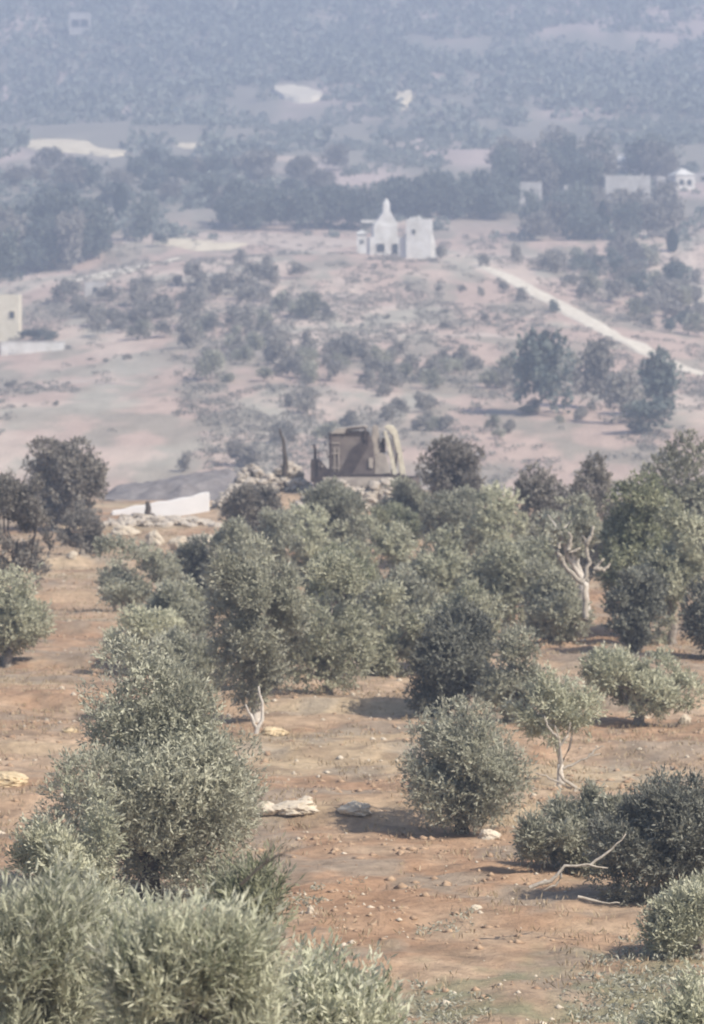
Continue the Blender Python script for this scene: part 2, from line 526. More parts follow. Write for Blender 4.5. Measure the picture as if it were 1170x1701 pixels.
def band(name, top, bot, mat, n=30, off=.1):
    """patch between two screen outlines, dropped on the terrain"""
    tp = dense(top, n); bt = dense(bot, n)
    q = np.arange(n) * .37 + tp[0][0]
    hh = np.abs(bt[:, 1] - tp[:, 1]).mean()
    tp[:, 1] += (fbm(q, q * 0, 5, 3) - .5) * hh * .8; bt[:, 1] += (fbm(q, q * 0 + 7, 6, 3) - .5) * hh * .8
    e = np.minimum(np.arange(n), n - 1 - np.arange(n)) / 5.0; e = np.clip(e, .08, 1)[:, None]
    md = (tp + bt) / 2; tp = md + (tp - md) * e; bt = md + (bt - md) * e
    A = np.array([hit(*a)[:2] for a in tp]); B = np.array([hit(*b_)[:2] for b_ in bt])
    A[:, 1] = np.minimum(A[:, 1], B[:, 1] + 60)
    for Q in (A, B):
        md = np.array([np.median(Q[max(0, i - 3):i + 4, 1]) for i in range(n)])
        Q[:, 1] = np.convolve(np.pad(md, 2, mode='edge'), np.ones(5) / 5, 'valid')
    rows = [((q[0], q[1]), (p[0], p[1])) for p, q in zip(A, B)]
    return drape(name, rows, mat, 'structure', off)

rd = [hit(px, py) for px, py in ((790, 440), (848, 464), (880, 482), (930, 508), (985, 538), (1040, 566), (1090, 592), (1150, 618))]
rd = [(a, b_) for a, b_, _ in rd] + [(rd[-1][0] + 10, rd[-1][1] - 12), (rd[-1][0] + 40, rd[-1][1] - 30)]
rd = dense(rd, 90)
rows = []
for i, (x, y) in enumerate(rd):
    wv = 2.3 * (.85 + .35 * float(vnoise(np.array([i * .3]), np.array([1.]), 3)[0])) * min(1, .35 + i / 12)
    rows.append(((x - wv, y), (x + wv, y)))
drape('dirt_road', rows, TRACK)
band('straw_field', [(252, 398), (300, 393), (410, 403)], [(258, 408), (320, 418), (412, 412)], FIELD)
band('straw_field', [(270, 384), (420, 384), (600, 388)], [(270, 392), (420, 410), (600, 425)], BARE)
band('dirt_path', [(112, 462), (200, 448), (300, 425)], [(112, 472), (200, 458), (300, 431)], TRACK, off=.14)
band('bare_field', [(40, 222), (110, 226), (205, 252)], [(48, 262), (110, 258), (215, 260)], FIELD, off=.5)
band('bare_field', [(455, 142), (500, 146), (535, 158)], [(458, 162), (500, 176), (535, 172)], TRACK, off=1.5)
band('bare_field', [(655, 152), (670, 150), (684, 156)], [(655, 182), (670, 184), (684, 176)], FIELD, off=1.5)
band('bare_field', [(1112, 425), (1140, 418), (1200, 420)], [(1114, 440), (1150, 468), (1200, 478)], BARE, off=.2)
band('bare_field', [(860, 235), (940, 215), (1010, 215)], [(865, 262), (940, 250), (1010, 240)], BARE, off=.5)
band('bare_field', [(600, 372), (700, 362), (790, 347)], [(600, 380), (700, 372), (795, 356)], BARE, off=.2)
band('bare_field', [(510, 516), (560, 510), (700, 508)], [(510, 524), (560, 520), (690, 514)], BARE, off=.12)

for tp_, bt_, m_ in (([(540, 486), (640, 488)], [(542, 494), (640, 493)], BARE), ([(60, 640), (150, 628), (230, 640)], [(60, 646), (150, 636), (230, 644)], BARE),
                     ([(380, 522), (450, 528)], [(380, 528), (450, 532)], BARE), ([(700, 560), (800, 552), (860, 560)], [(700, 565), (800, 560), (860, 566)], BARE),
                     ([(0, 300), (120, 306), (180, 300)], [(0, 308), (120, 314), (180, 306)], BARE), ([(420, 262), (520, 258), (560, 266)], [(420, 270), (520, 268), (560, 272)], BARE),
                     ([(290, 238), (350, 236)], [(290, 248), (350, 246)], FIELD)):
    band('bare_field', tp_, bt_, m_, n=24, off=.12)

# ------------------------------------------------------------------ rocks and walls
def rock(name, label, px, py, wpx, hpx, mat=STONE, d=None, seed=0, cat='stone', group=None, dep=.8, flat=1.0, rz=0):
    if d is None: x, d, z = hit(px, py)
    else: x = X(px, d, zat(py, d)); z = Hs(x, d)
    bm = bmesh.new()
    bmesh.ops.create_icosphere(bm, subdivisions=4, radius=.5)
    a = wpx * d / F; h = hpx * d / F
    for v in bm.verts:
        c = v.co.copy()
        q = .78 + .5 * float(fbm(np.array([c.x * 3.1 + seed * 3.7 + c.z]), np.array([c.y * 3 + c.z * 2.9 + 9]), seed, 3)[0])
        c *= q * (1 + .18 * (float(vnoise(np.array([c.x * 14 + seed]), np.array([c.y * 11 + c.z * 13]), seed + 9)[0]) - .5))
        c.x += .06 * math.sin(c.z * 9 + seed); c.z = max(-.26, c.z)
        v.co = Vector((c.x * a / .84, c.y * a * dep / .8, (c.z + .26) * h / .74))
    o = obj_bm(name, bm, mat, None, False, (x, d, z - .03 - .12 * h), rz)
    return tag(o, label, cat, group)

def stones_wall(name, label, pts, d, hm, thick, cat, mat=STONE, seed=0, size=.3, parent=None):
    """rubble wall along pixel x range at distance d: many stones in courses as one mesh"""
    rg = np.random.default_rng(seed)
    bm = bmesh.new()
    x0 = X(pts[0], d, 0); x1 = X(pts[1], d, 0)
    x = x0
    cx = (x0 + x1) / 2
    z0 = Hs(cx, d)
    while x < x1:
        w_ = size * rg.uniform(.7, 1.4)
        t = (x - x0) / (x1 - x0)
        top = hm * (.65 + .5 * float(vnoise(np.array([x * 1.1]), np.array([seed + .5]), seed)[0]))
        z = -.1
        while z < top:
            hh = size * rg.uniform(.5, .8)
            bx(bm, (x + w_ / 2 - cx + rg.uniform(-.02, .02), rg.uniform(-.06, .06), z + hh / 2 + Hs(x, d) - z0), (w_ * .97, thick * rg.uniform(.8, 1.1), hh * .96),
               Matrix.Rotation(rg.uniform(-.12, .12), 3, 'Y') @ Matrix.Rotation(rg.uniform(-.15, .15), 3, 'Z'), .03)
            z += hh
        x += w_
    o = obj_bm(name, bm, mat, parent, False, (cx, d, z0))
    return tag(o, label, cat) if parent is None else o

# boulders at the grove's far edge
rock('boulder', 'rounded tan boulder, leftmost of the row at the far edge of the grove', 207, 890, 40, 20, STONE, None, 1, 'boulder', 'tan boulders at the far grove edge')
rock('boulder', 'upright tan boulder just under the dark pointed bush', 257, 906, 22, 26, STONE, None, 2, 'boulder', 'tan boulders at the far grove edge')
rock('boulder', 'narrow tan boulder leaning beside the widest boulder', 298, 914, 26, 26, STONE, None, 3, 'boulder', 'tan boulders at the far grove edge')
rock('boulder', 'widest tan boulder, at the right end of the boulder row', 334, 908, 50, 24, STONE, None, 4, 'boulder', 'tan boulders at the far grove edge')
rock('stone', 'small bright stone left of the boulders beside the dark bushy tree', 121, 932, 14, 12, STONE, None, 5)
rock('stone', 'big flat yellow slab of rock lying at the left edge beside the red track', 14, 1302, 60, 24, STONEY, None, 6, dep=1.2)
rock('stone', 'tilted yellowish stone lying right of the pale tree stem', 456, 1222, 40, 16, STONEY, None, 7)
rock('stone', 'long pale slab lying left in the broken line of field stones', 442, 1352, 44, 20, STONE, None, 8)
rock('stone', 'wide low pale slab in the middle of the broken line of field stones', 492, 1350, 62, 20, STONE, None, 9)
rock('stone', 'small stone perched above the middle of the broken line of field stones', 508, 1334, 22, 12, STONE, None, 10)
rock('stone', 'pale block at the right end of the broken line of field stones', 590, 1354, 46, 20, STONE, None, 11)
rock('stone', 'small white stone standing alone on the red soil above the leafy shrubs', 516, 1520, 10, 18, STONE, None, 12)
rock('stone', 'pinkish pale stone on the open soil right of the dusty shrub', 812, 1394, 30, 20, STONE, None, 13)
rock('stone', 'small pale stone lying at the tip of the long tree shadow', 791, 1512, 16, 10, STONE, None, 14)
rock('stone', 'flat pale stone on the ground between the two right-hand trees', 1022, 1090, 30, 10, STONE, None, 15)
rock('stone', 'small pale stone near the foot of the bare twisted branches', 960, 1350, 12, 10, STONE, None, 16)
rock('stone', 'tiny white stone by the stem of the pale low tree on the track', 118, 1215, 20, 8, STONEY, None, 17)
rock('stone', 'stone half hidden under the low right-hand shrub', 1138, 1202, 18, 16, STONE, None, 18)

# ------------------------------------------------------------------ white wall, bank behind the grove
def white_bank():
    d = 214.0
    bm = bmesh.new()
    pts = [(185, 868), (186, 848), (205, 846), (222, 840), (240, 839), (262, 833), (280, 832), (300, 827), (318, 825), (332, 819), (348, 817), (348, 875), (260, 875)]
    pp = [(X(a, d, 0), zat(b_, d)) for a, b_ in pts]
    cx = X(265, d, 0); g = Hs(cx, d)
    prism(bm, [(x - cx, z - g) for x, z in pp], -.2, .2)
    bmesh.ops.bevel(bm, geom=bm.edges[:], offset=.05, segments=2, affect='EDGES')
    tag(obj_bm('white_wall', bm, BRIGHT, None, False, (cx, d, g)), 'bright white wall sloping up to the right behind the boulders', 'wall')
    # gravel bank rising behind it
    xs = np.linspace(X(165, 236, 0), X(425, 236, 0), 60); ysb = np.linspace(-5, 7, 30)
    V = []
    for y in ysb:
        for x in xs:
            t = (x - xs[0]) / (xs[-1] - xs[0])
            topz = np.interp(t, [0, .12, .35, .6, .85, 1], [0, .6, .95, 1.45, 1.6, 0])
            v = topz * float(sstep(-5, 1, y)) * (1 - float(sstep(4, 7, y)))
            V.append((x, 236 + y, Hs(x, 236 + y) - .1 + v * .95 + .5 * (float(fbm(np.array([x * .9]), np.array([y * .9]), 8, 3)[0]) - .4)))
    i = (np.arange(29)[:, None] * 60 + np.arange(59)[None, :]).ravel()
    tag(mk('gravel_bank', V, np.stack([i, i + 1, i + 61, i + 60], 1), GRAVEL, None, None, True), None, None, None, 'structure')
white_bank()

# heaps of rubble round the machine
def heap(label, px, d, half, hm, depth, n_, seed):
    root_x = X(px, d, 0); g = Hs(root_x, d)
    rg = np.random.default_rng(seed)
    bm = bmesh.new()
    for k in range(n_):
        u = rg.uniform(-1, 1); hgt = hm * (1 - abs(u) ** 3) * (.75 + .25 * math.sin(u * 7 + seed))
        z = rg.uniform(0, 1) ** .8 * hgt
        s_ = .08 + .26 * rg.random() ** 2.5
        dep = (1.05 - z / hm) * rg.uniform(-1, 1) * depth
        x = u * half
        rr_ = bmesh.ops.create_icosphere(bm, subdivisions=1, radius=s_)
        for v in rr_['verts']: v.co *= rg.uniform(.7, 1.2)
        M = Matrix.Translation((x, dep, z + Hs(root_x + x, d + dep) - g)) @ Matrix.Rotation(rg.uniform(0, 6), 4, 'Z') @ Matrix.Rotation(rg.uniform(-.6, .6), 4, 'X') @ Matrix.Diagonal((1.3, 1, .65, 1))
        bmesh.ops.transform(bm, matrix=M, verts=rr_['verts'])
    tag(obj_bm('rubble_heap', bm, RUB, None, False, (root_x, d, g)), label, 'rubble heap')
RUB = surf_mat('dusty_rubble', (.36, .31, .26), (.56, .5, .42), 2.2, .95, .5)
heap('long heap of pale tan rubble just left of the tracked machine', 440, 217.0, 2.4, 1.8, 1.7, 1100, 4)
heap('thin scatter of broken tan rubble between the boulders and the white wall', 268, 203.0, 2.9, .45, 1.6, 700, 17)
heap('low spread of pale rubble against the tracks of the machine', 598, 211.5, 3.1, 1.35, .9, 1300, 11)

# ------------------------------------------------------------------ tracked machine
def machine():
    d = 215.0
    cx = X(600, d, 0)
    g = Hs(cx, d)
    s = d / F                                       # metres per photo pixel
    def P(px, py): return ((px - 600) * s, zat(py, d) - g)
    root = empty('excavator', (cx, d, g))
    tag(root, 'dusty tan tracked machine with tall dark boxed cab and cream boom behind the grove', 'excavator')
    zc = lambda py: zat(py, d) - g
    # tracks
    for yy in (-1.15, 1.15):
        bm = bmesh.new()
        x0, x1 = -2.0, 2.0; r = .42
        pts = [(x0 + r * math.cos(a), r + r * math.sin(a)) for a in np.linspace(math.pi / 2, 3 * math.pi / 2, 9)] + \
              [(x1 + r * math.cos(a), r + r * math.sin(a)) for a in np.linspace(-math.pi / 2, math.pi / 2, 9)]
        prism(bm, pts, yy - .28, yy + .28)
        tr = obj_bm('track', bm, MDARK, root)
        bm = bmesh.new()
        for k in range(22):
            x = x0 + (x1 - x0) * k / 21
            bx(bm, (x, yy, 2 * r + .02), (.1, .6, .05)); bx(bm, (x, yy, -.0), (.1, .6, .04))
        obj_bm('track_pads', bm, MDARK, tr)
        bm = bmesh.new()
        for k in range(6):
            rr = bmesh.ops.create_cone(bm, cap_ends=True, segments=16, radius1=.2, radius2=.2, depth=.62)
            bmesh.ops.transform(bm, matrix=Matrix.Translation((x0 + .35 + k * .66, yy, .3)) @ Matrix.Rotation(math.pi / 2, 4, 'X'), verts=rr['verts'])
        obj_bm('road_wheels', bm, MDARK, tr)
        bm = bmesh.new()
        bx(bm, (-.1, yy + (.32 if yy > 0 else -.32), .5), (3.7, .06, .5), None, .02)
        bx(bm, (-.6, yy + (.33 if yy > 0 else -.33), .5), (.5, .1, .3), None, .02)
        obj_bm('side_skirt', bm, MPAINT, tr)
    bm = bmesh.new(); bx(bm, (0, 0, .75), (2.6, 1.7, .45), None, .05)
    obj_bm('undercarriage', bm, MPAINT, root)
    # house / deck
    bm = bmesh.new()
    z0 = zc(828); z1 = zc(797)
    pts = [P(528, 826), P(536, 806), P(560, 797), P(640, 797), P(662, 803), P(672, 826)]
    prism(bm, pts, -1.25, 1.25)
    bmesh.ops.bevel(bm, geom=bm.edges[:], offset=.05, segments=2, affect='EDGES')
    obj_bm('body', bm, MPAINT, root)
    bm = bmesh.new()
    prism(bm, [P(517, 800), P(517, 762), P(531, 762), P(544, 778), P(560, 784), P(560, 800)], -1.2, -.1)
    bmesh.ops.bevel(bm, geom=bm.edges[:], offset=.04, segments=2, affect='EDGES')
    obj_bm('engine_cover', bm, MDARK, root)
    bm = bmesh.new()
    a, b_ = P(560, 793), P(624, 789)
    bx(bm, ((a[0] + b_[0]) / 2, -.3, (a[1] + b_[1]) / 2), (b_[0] - a[0] + .5, 1.9, .3), None, .04)
    obj_bm('deck_skirt', bm, MDARK, root)
    # cab
    cab = bmesh.new()
    prism(cab, [P(547, 790), P(547, 720), P(562, 716), P(612, 716), P(621, 736), P(622, 790)], -1.15, .35)
    bmesh.ops.bevel(cab, geom=cab.edges[:], offset=.04, segments=2, affect='EDGES')
    cab = obj_bm('cab', cab, MCAB, root)
    yf = -1.19
    bm = bmesh.new()
    a, b_ = P(547, 790), P(551, 718)
    bx(bm, ((a[0] + b_[0]) / 2, yf, (a[1] + b_[1]) / 2), (.13, .08, b_[1] - a[1]), None, .02)
    a, b_ = P(600, 786), P(613, 716)
    bx(bm, (P(611, 0)[0], yf, zc(726)), (.08, .08, .7), None, .02)
    bx(bm, (P(580, 0)[0], yf, zc(719)), (2.1, .08, .08), None, .02)
    obj_bm('window_frame', bm, MDARK, cab)
    # dark angled windscreen
    bm = bmesh.new()
    prism(bm, [P(563, 787), P(586, 742), P(603, 730), P(613, 729), P(612, 742), P(598, 764), P(585, 787)], yf - .02, yf + .05)
    obj_bm('window', bm, MDARK, cab)
    bm = bmesh.new()
    for q in (556, 563): bx(bm, (P(q, 0)[0], yf + .01, zc(762)), (.05, .06, 1.2), None, .01)
    for q in (735, 752, 776): bx(bm, (P(557, 0)[0], yf + .01, zc(q)), (.5, .07, .05), None, .01)
    bx(bm, (P(616, 0)[0], yf + .01, zc(768)), (.22, .09, .5), None, .02)
    obj_bm('panel_ribs', bm, MPAINT, cab)
    # roof and open hatch guard
    bm = bmesh.new()
    prism(bm, [P(549, 719), P(560, 711), P(600, 706), P(611, 706), P(611, 710), P(600, 711), P(580, 714), P(575, 719)], -1.25, .4)
    obj_bm('roof', bm, MPAINT, cab)
    bm = bmesh.new()
    for y_ in (-1.2, .3):
        for (px0, py0, px1, py1, t) in ((577, 712, 606, 709, .1), (606, 709, 608, 732, .09), (577, 712, 574, 720, .08)):
            a = P(px0, py0); b_ = P(px1, py1)
            ang = math.atan2(b_[1] - a[1], b_[0] - a[0]); ln = math.hypot(b_[0] - a[0], b_[1] - a[1])
            bx(bm, ((a[0] + b_[0]) / 2, y_ - .06, (a[1] + b_[1]) / 2), (ln, .09, t), Matrix.Rotation(-ang, 3, 'Y'), .01)
    obj_bm('roof_guard', bm, MDARK, cab)
    # boom, its ram and the stick
    bm = bmesh.new()
    prism(bm, [P(638, 710), P(643, 705), P(653, 706), P(660, 716), P(668, 750), P(674, 787), P(665, 790), P(659, 752), P(652, 724), P(645, 714)], -.35, .35)
    bmesh.ops.bevel(bm, geom=bm.edges[:], offset=.03, segments=2, affect='EDGES')
    obj_bm('boom', bm, MCREAM, root)
    bm = bmesh.new()
    prism(bm, [P(637, 716), P(642, 714), P(652, 750), P(660, 786), P(667, 822), P(662, 822), P(652, 786), P(645, 750)], -.75, -.5)
    bmesh.ops.bevel(bm, geom=bm.edges[:], offset=.02, segments=2, affect='EDGES')
    obj_bm('stick', bm, MCREAM, root)
    bm = bmesh.new()
    prism(bm, [P(631, 752), P(634, 728), P(640, 728), P(641, 752)], -.2, .2)
    obj_bm('hydraulic_ram', bm, MDARK, root)
    # pale side cabinet between cab and boom
    bm = bmesh.new()
    prism(bm, [P(622, 788), P(622, 757), P(631, 751), P(641, 756), P(649, 786)], -.9, .3)
    bmesh.ops.bevel(bm, geom=bm.edges[:], offset=.04, segments=2, affect='EDGES')
    obj_bm('side_cabinet', bm, MPAINT, root)
    bm = bmesh.new()
    prism(bm, [P(622, 757), P(617, 727), P(619, 708), P(624, 704), P(629, 709), P(632, 735), P(631, 752)], -.5, .2)
    bmesh.ops.bevel(bm, geom=bm.edges[:], offset=.03, segments=2, affect='EDGES')
    obj_bm('mast', bm, MPAINT, root)
    rg = np.random.default_rng(2)
    def pipe(nm, pts, r_, m, y_):
        V, Fq = tube([(P(*q)[0], y_, P(*q)[1]) for q in pts], [r_] * len(pts), rg, 8, 0)
        return mk_poly(nm, V, Fq, m, root)
    pipe('handrail', [(530, 790), (530, 748), (543, 746), (546, 760)], .03, MDARK, -1.3)
    pipe('exhaust_pipe', [(524, 765), (524, 744), (521, 738)], .07, MDARK, -.5)
    pipe('hose', [(634, 740), (642, 722), (650, 730), (654, 760), (650, 784)], .035, MDARK, -.45)
    pipe('hose', [(630, 744), (638, 716), (652, 722), (659, 760), (657, 786)], .035, MDARK, -.52)
    pipe('hydraulic_rod', [(652, 788), (660, 752)], .06, MDARK, -.42)
    pipe('mirror_arm', [(549, 730), (541, 724), (541, 738)], .03, MDARK, -1.25)
    bm = bmesh.new()
    a, b_ = P(624, 790), P(694, 795)
    bx(bm, ((a[0] + b_[0]) / 2, -.4, (a[1] + b_[1]) / 2), (b_[0] - a[0], .9, .13), None, .02)
    obj_bm('blade_arm', bm, MDARK, root)
    bm = bmesh.new()
    prism(bm, [P(680, 826), P(676, 796), P(696, 790), P(700, 812), P(694, 828)], -1.3, 1.3)
    bmesh.ops.bevel(bm, geom=bm.edges[:], offset=.04, segments=2, affect='EDGES')
    obj_bm('blade', bm, MCAB, root)
    for q in range(2):
        bm = bmesh.new()
        bx(bm, (P(530 + q * 6, 0)[0], -1.25, zc(770 + q * 3)), (.1, .1, .12), None, .02)
        obj_bm('lamp', bm, MPAINT, root)
machine()

# ------------------------------------------------------------------ olive grove
TREES = [
 # far side of the grove
 dict(label='brownish tree with ragged top at the far left edge of the grove', x0=0, x1=180, yt=712, yb=915, d=198, tint='brown', n=16000, L=.16, W=.06, gap=0.34, nl=16, r0=.16),
 dict(label='narrow grey-brown tree with a pointed top right of the tracked machine', x0=694, x1=802, yt=718, yb=868, d=205, tint='brown', n=8500, L=.16, W=.06, gap=.3, nl=14, r0=.15),
 dict(label='low brownish bushy tree right below the rubble heap', x0=345, x1=490, yt=806, yb=905, d=190, tint='brown', n=8000, L=.15, W=.055, gap=.25, nl=13),
 dict(label='small olive tree hiding the foot of the tracked machine', x0=468, x1=600, yt=796, yb=925, d=184, tint='grey', n=11000, L=.14, W=.05, gap=.25),
 dict(label='olive tree with dark gaps in its crown right below the cream boom', x0=572, x1=702, yt=818, yb=940, d=178, tint='green', n=9000, L=.14, W=.05, gap=0.34, nl=11),
 dict(label='olive tree rising at the right below the narrow pointed tree', x0=690, x1=810, yt=806, yb=960, d=172, tint='grey', n=8000, L=.14, W=.05, gap=.3),
 dict(label='pale round olive tree sloping down left of the brown-topped tree', x0=768, x1=888, yt=812, yb=985, d=163, tint='pale', n=8500, L=.13, W=.048, gap=.25),
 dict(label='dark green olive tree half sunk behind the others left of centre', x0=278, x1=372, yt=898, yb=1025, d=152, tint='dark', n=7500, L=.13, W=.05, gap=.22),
 dict(label='brown-topped tree at the far right behind the forked pale trunk', x0=832, x1=965, yt=764, yb=925, d=172, tint='brown', n=9000, L=.14, W=.052, gap=.25),
 dict(label='dark dense tree at the right edge rising highest over the grove', x0=1075, x1=1235, yt=698, yb=905, d=168, tint='grey', n=20000, L=.14, W=.055, gap=0.06, nl=16, rr=(.34, .6)),
 # left side
 dict(label='dark straggly tree with open twigs at the left edge of the grove', x0=-45, x1=104, yt=775, yb=990, d=152, tint='brown', n=14000, L=.12, W=.045, gap=0.4, nl=15, bark=BARKD, rr=(.2, .38)),
 dict(label='pale green olive tree cut by the left edge above the red track', x0=-60, x1=85, yt=920, yb=1118, d=122, tint='pale', n=11000, L=.11, W=.036, gap=.25),
 dict(label='small round olive tree throwing a dark shadow left across the track', x0=142, x1=286, yt=894, yb=1018, d=145, tint='grey', n=9000, L=.12, W=.04, gap=.3),
 dict(label='straggly pale shrub with a thin white stem beside the red track', x0=150, x1=322, yt=1012, yb=1140, d=119, tint='pale', n=9000, L=.11, W=.034, gap=0.34, bark=BARKP, r0=.06, cat='shrub', name='olive_shrub', group='low shrubs in the grove'),
 # central mass
 dict(label='olive tree left in the upper row of the dense central trees', x0=398, x1=500, yt=836, yb=985, d=158, tint='grey', n=8000, L=.13, W=.046, gap=.28),
 dict(label='olive tree with a round dark hollow in the upper central row', x0=470, x1=585, yt=850, yb=990, d=160, tint='pale', n=7000, L=.13, W=.046, gap=.38),
 dict(label='light grey-green olive tree in the heart of the central mass', x0=555, x1=690, yt=874, yb=1040, d=146, tint='pale', n=10000, L=.12, W=.042, gap=.3),
 dict(label='olive tree with a fine pale branch, right of the heart of the mass', x0=668, x1=808, yt=885, yb=1060, d=140, tint='pale', n=10000, L=.12, W=.042, gap=.3),
 dict(label='wide olive tree at the right of the central mass beside the forked trunk', x0=768, x1=912, yt=892, yb=1078, d=133, tint='pale', n=11000, L=.12, W=.04, gap=.28),
 dict(label='low olive tree at the right end of the mass over bare soil', x0=862, x1=985, yt=945, yb=1098, d=129, tint='grey', n=9500, L=.12, W=.04, gap=.3),
 dict(label='tall grey olive tree left of centre with a pale curved stem under it', x0=332, x1=512, yt=905, yb=1182, d=104, tint='grey', n=20000, L=.1, W=.03, gap=.22, nl=20, bark=BARKP, r0=.1, xb=426, fork=.9),
 dict(label='round grey tree left behind the big front tree near the track', x0=238, x1=372, yt=1010, yb=1165, d=108, tint='grey', n=11000, L=.1, W=.032, gap=.28),
 dict(label='pale olive tree standing on a straight brown trunk at the clearing', x0=446, x1=628, yt=948, yb=1160, d=110, tint='pale', n=16000, L=.1, W=.032, gap=.28, nl=16, r0=.13, xb=545),
 dict(label='narrow olive tree with a dark hollow beneath, behind the clearing', x0=596, x1=708, yt=972, yb=1150, d=117, tint='pale', n=9000, L=.11, W=.036, gap=.32),
 dict(label='olive tree with deep dark shade at its foot right of the clearing', x0=676, x1=860, yt=1020, yb=1212, d=106, tint='dark', n=19000, L=.1, W=.032, gap=.3, nl=16, bark=BARKD),  # dark leaf tint also stands in for the deep shade here
 dict(label='small pale olive crown leaning over the bare soil right of the dark shade', x0=800, x1=900, yt=1052, yb=1180, d=104, tint='grey', n=6500, L=.1, W=.032, gap=.38),
 dict(label='olive tree with white forked limbs showing below its thin crown', x0=868, x1=1010, yt=828, yb=940, d=143, tint='grey', n=6500, L=.12, W=.042, gap=.4, bark=BARKP, r0=.2, xb=970, fork=1.1),
 dict(label='tall olive tree with dark left flank and bright right flank on the right', x0=985, x1=1158, yt=756, yb=1062, d=133, tint='green', n=24000, L=.12, W=.042, gap=.2, nl=24, r0=.18, bark=BARKD),
 dict(label='bright pale olive tree leaning against the tall right-hand tree', x0=1062, x1=1172, yt=800, yb=1015, d=129, tint='pale', n=12000, L=.12, W=.04, gap=.28),
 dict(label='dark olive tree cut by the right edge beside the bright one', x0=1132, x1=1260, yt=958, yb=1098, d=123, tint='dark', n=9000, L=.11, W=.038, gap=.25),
 dict(label='spreading low pale shrub with a dark hollow, middle right', x0=960, x1=1165, yt=1078, yb=1220, d=103, tint='pale', n=13000, L=.1, W=.03, gap=.38, cat='shrub', name='olive_shrub', group='low shrubs in the grove'),
 dict(label='olive tree at the left end of the mass above the round grey tree', x0=340, x1=450, yt=860, yb=1010, d=150, tint='grey', n=8000, L=.13, W=.046, gap=.28),
 dict(label='olive tree in the middle of the mass just above the narrow hollow one', x0=600, x1=740, yt=950, yb=1090, d=127, tint='grey', n=9500, L=.12, W=.04, gap=.3),
 dict(label='olive tree tucked behind the one on the straight brown trunk', x0=500, x1=620, yt=905, yb=1040, d=135, tint='green', n=9000, L=.12, W=.042, gap=.3),
 dict(label='olive tree above the deep dark shade right of the clearing', x0=700, x1=840, yt=970, yb=1110, d=119, tint='pale', n=10000, L=.11, W=.038, gap=.3),
 dict(label='grey tree closing the gap left of the forked white limbs', x0=830, x1=950, yt=880, yb=1010, d=147, tint='grey', n=8500, L=.12, W=.044, gap=.25),
 dict(label='brown-grey tree standing just right behind the forked white limbs', x0=930, x1=1050, yt=770, yb=930, d=168, tint='brown', n=9500, L=.14, W=.05, gap=.25),
 dict(label='added dark-leaved low tree as painted shade under the tall right-hand tree', x0=1008, x1=1098, yt=925, yb=1066, d=125, tint='dark', n=9000, L=.12, W=.04, gap=.2, bark=BARKD),  # added tree: its dark leaves stand in for shade below the tall crown
 dict(label='olive tree in front of the spoil mound below the machine body', x0=500, x1=610, yt=806, yb=950, d=170, tint='grey', n=12000, L=.13, W=.048, gap=.25),
 dict(label='low green tree between the mound and the brown-topped bushy tree', x0=620, x1=720, yt=802, yb=930, d=185, tint='grey', n=12000, L=.14, W=.05, gap=.25),
 dict(label='pale rounded shrub squeezed between the small round tree and the tall grey one', x0=236, x1=336, yt=968, yb=1075, d=126, tint='pale', n=8500, L=.11, W=.038, gap=.3, cat='shrub', name='olive_shrub', group='low shrubs in the grove'),
 dict(label='tawny dry shrub left of the boulders at the far edge of the grove', x0=98, x1=176, yt=850, yb=935, d=178, tint='brown', n=5000, L=.13, W=.045, gap=.36, cat='shrub', name='olive_shrub', group='low shrubs in the grove'),
 dict(label='pale tree left of the tall grey one above the front tree', x0=250, x1=352, yt=935, yb=1080, d=121, tint='grey', n=9000, L=.11, W=.038, gap=.28),
 dict(label='small bush filling the gap left of the straight brown trunk', x0=402, x1=480, yt=1040, yb=1150, d=112, tint='pale', n=5000, L=.11, W=.036, gap=.34, cat='shrub', name='olive_shrub', group='low shrubs in the grove'),
 # front
 dict(label='large round grey olive tree filling the left front of the clearing', x0=48, x1=455, yt=1095, yb=1475, d=72, tint='grey', n=60000, L=.085, W=.023, gap=0.28, nl=34, r0=.2, bark=BARKD, rr=(.2, .42)),
 dict(label='dusty grey shrub with dark base in the middle of the clearing', x0=655, x1=880, yt=1165, yb=1375, d=82.5, tint='grey', n=22000, L=.085, W=.024, gap=0.24, nl=24, r0=.12, bark=BARKD, deep=1.0, seed=212),
 dict(label='thin-crowned olive tree over bare pale twisted branches', x0=832, x1=1015, yt=1108, yb=1235, d=89, tint='pale', n=8000, L=.09, W=.025, gap=0.4, bark=BARKP, r0=.075, xb=932, fork=.45, nlimb=3),
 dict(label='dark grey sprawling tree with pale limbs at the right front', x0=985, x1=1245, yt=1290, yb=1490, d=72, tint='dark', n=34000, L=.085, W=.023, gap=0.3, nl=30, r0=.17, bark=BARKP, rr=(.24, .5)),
 dict(label='open brownish tree on the left side of the dark sprawling one', x0=825, x1=1060, yt=1318, yb=1490, d=76, tint='grey', n=22000, L=.085, W=.024, gap=0.3, r0=.09, bark=BARKP, nl=16),
 dict(label='small silvery shrub in the lower right corner with a long shadow', x0=1068, x1=1260, yt=1470, yb=1605, d=66, tint='pale', n=13000, L=.08, W=.022, gap=.25, cat='shrub', name='olive_shrub', group='low shrubs in the grove', r0=.08),
 dict(label='blurred pale grey shrub at the bottom right corner of the view', x0=1030, x1=1215, yt=1612, yb=1760, d=54, tint='pale', n=9000, L=.08, W=.022, gap=.32, cat='shrub', name='olive_shrub', group='low shrubs in the grove', r0=.06),
 dict(label='soft pale green tree at the left edge behind the long-leaved trees', x0=-60, x1=235, yt=1298, yb=1560, d=58, tint='pale', n=26000, L=.08, W=.022, gap=.25, nl=20),
]
for i, t in enumerate(TREES):
    t.setdefault('seed', i + 1)
    tree(**t)

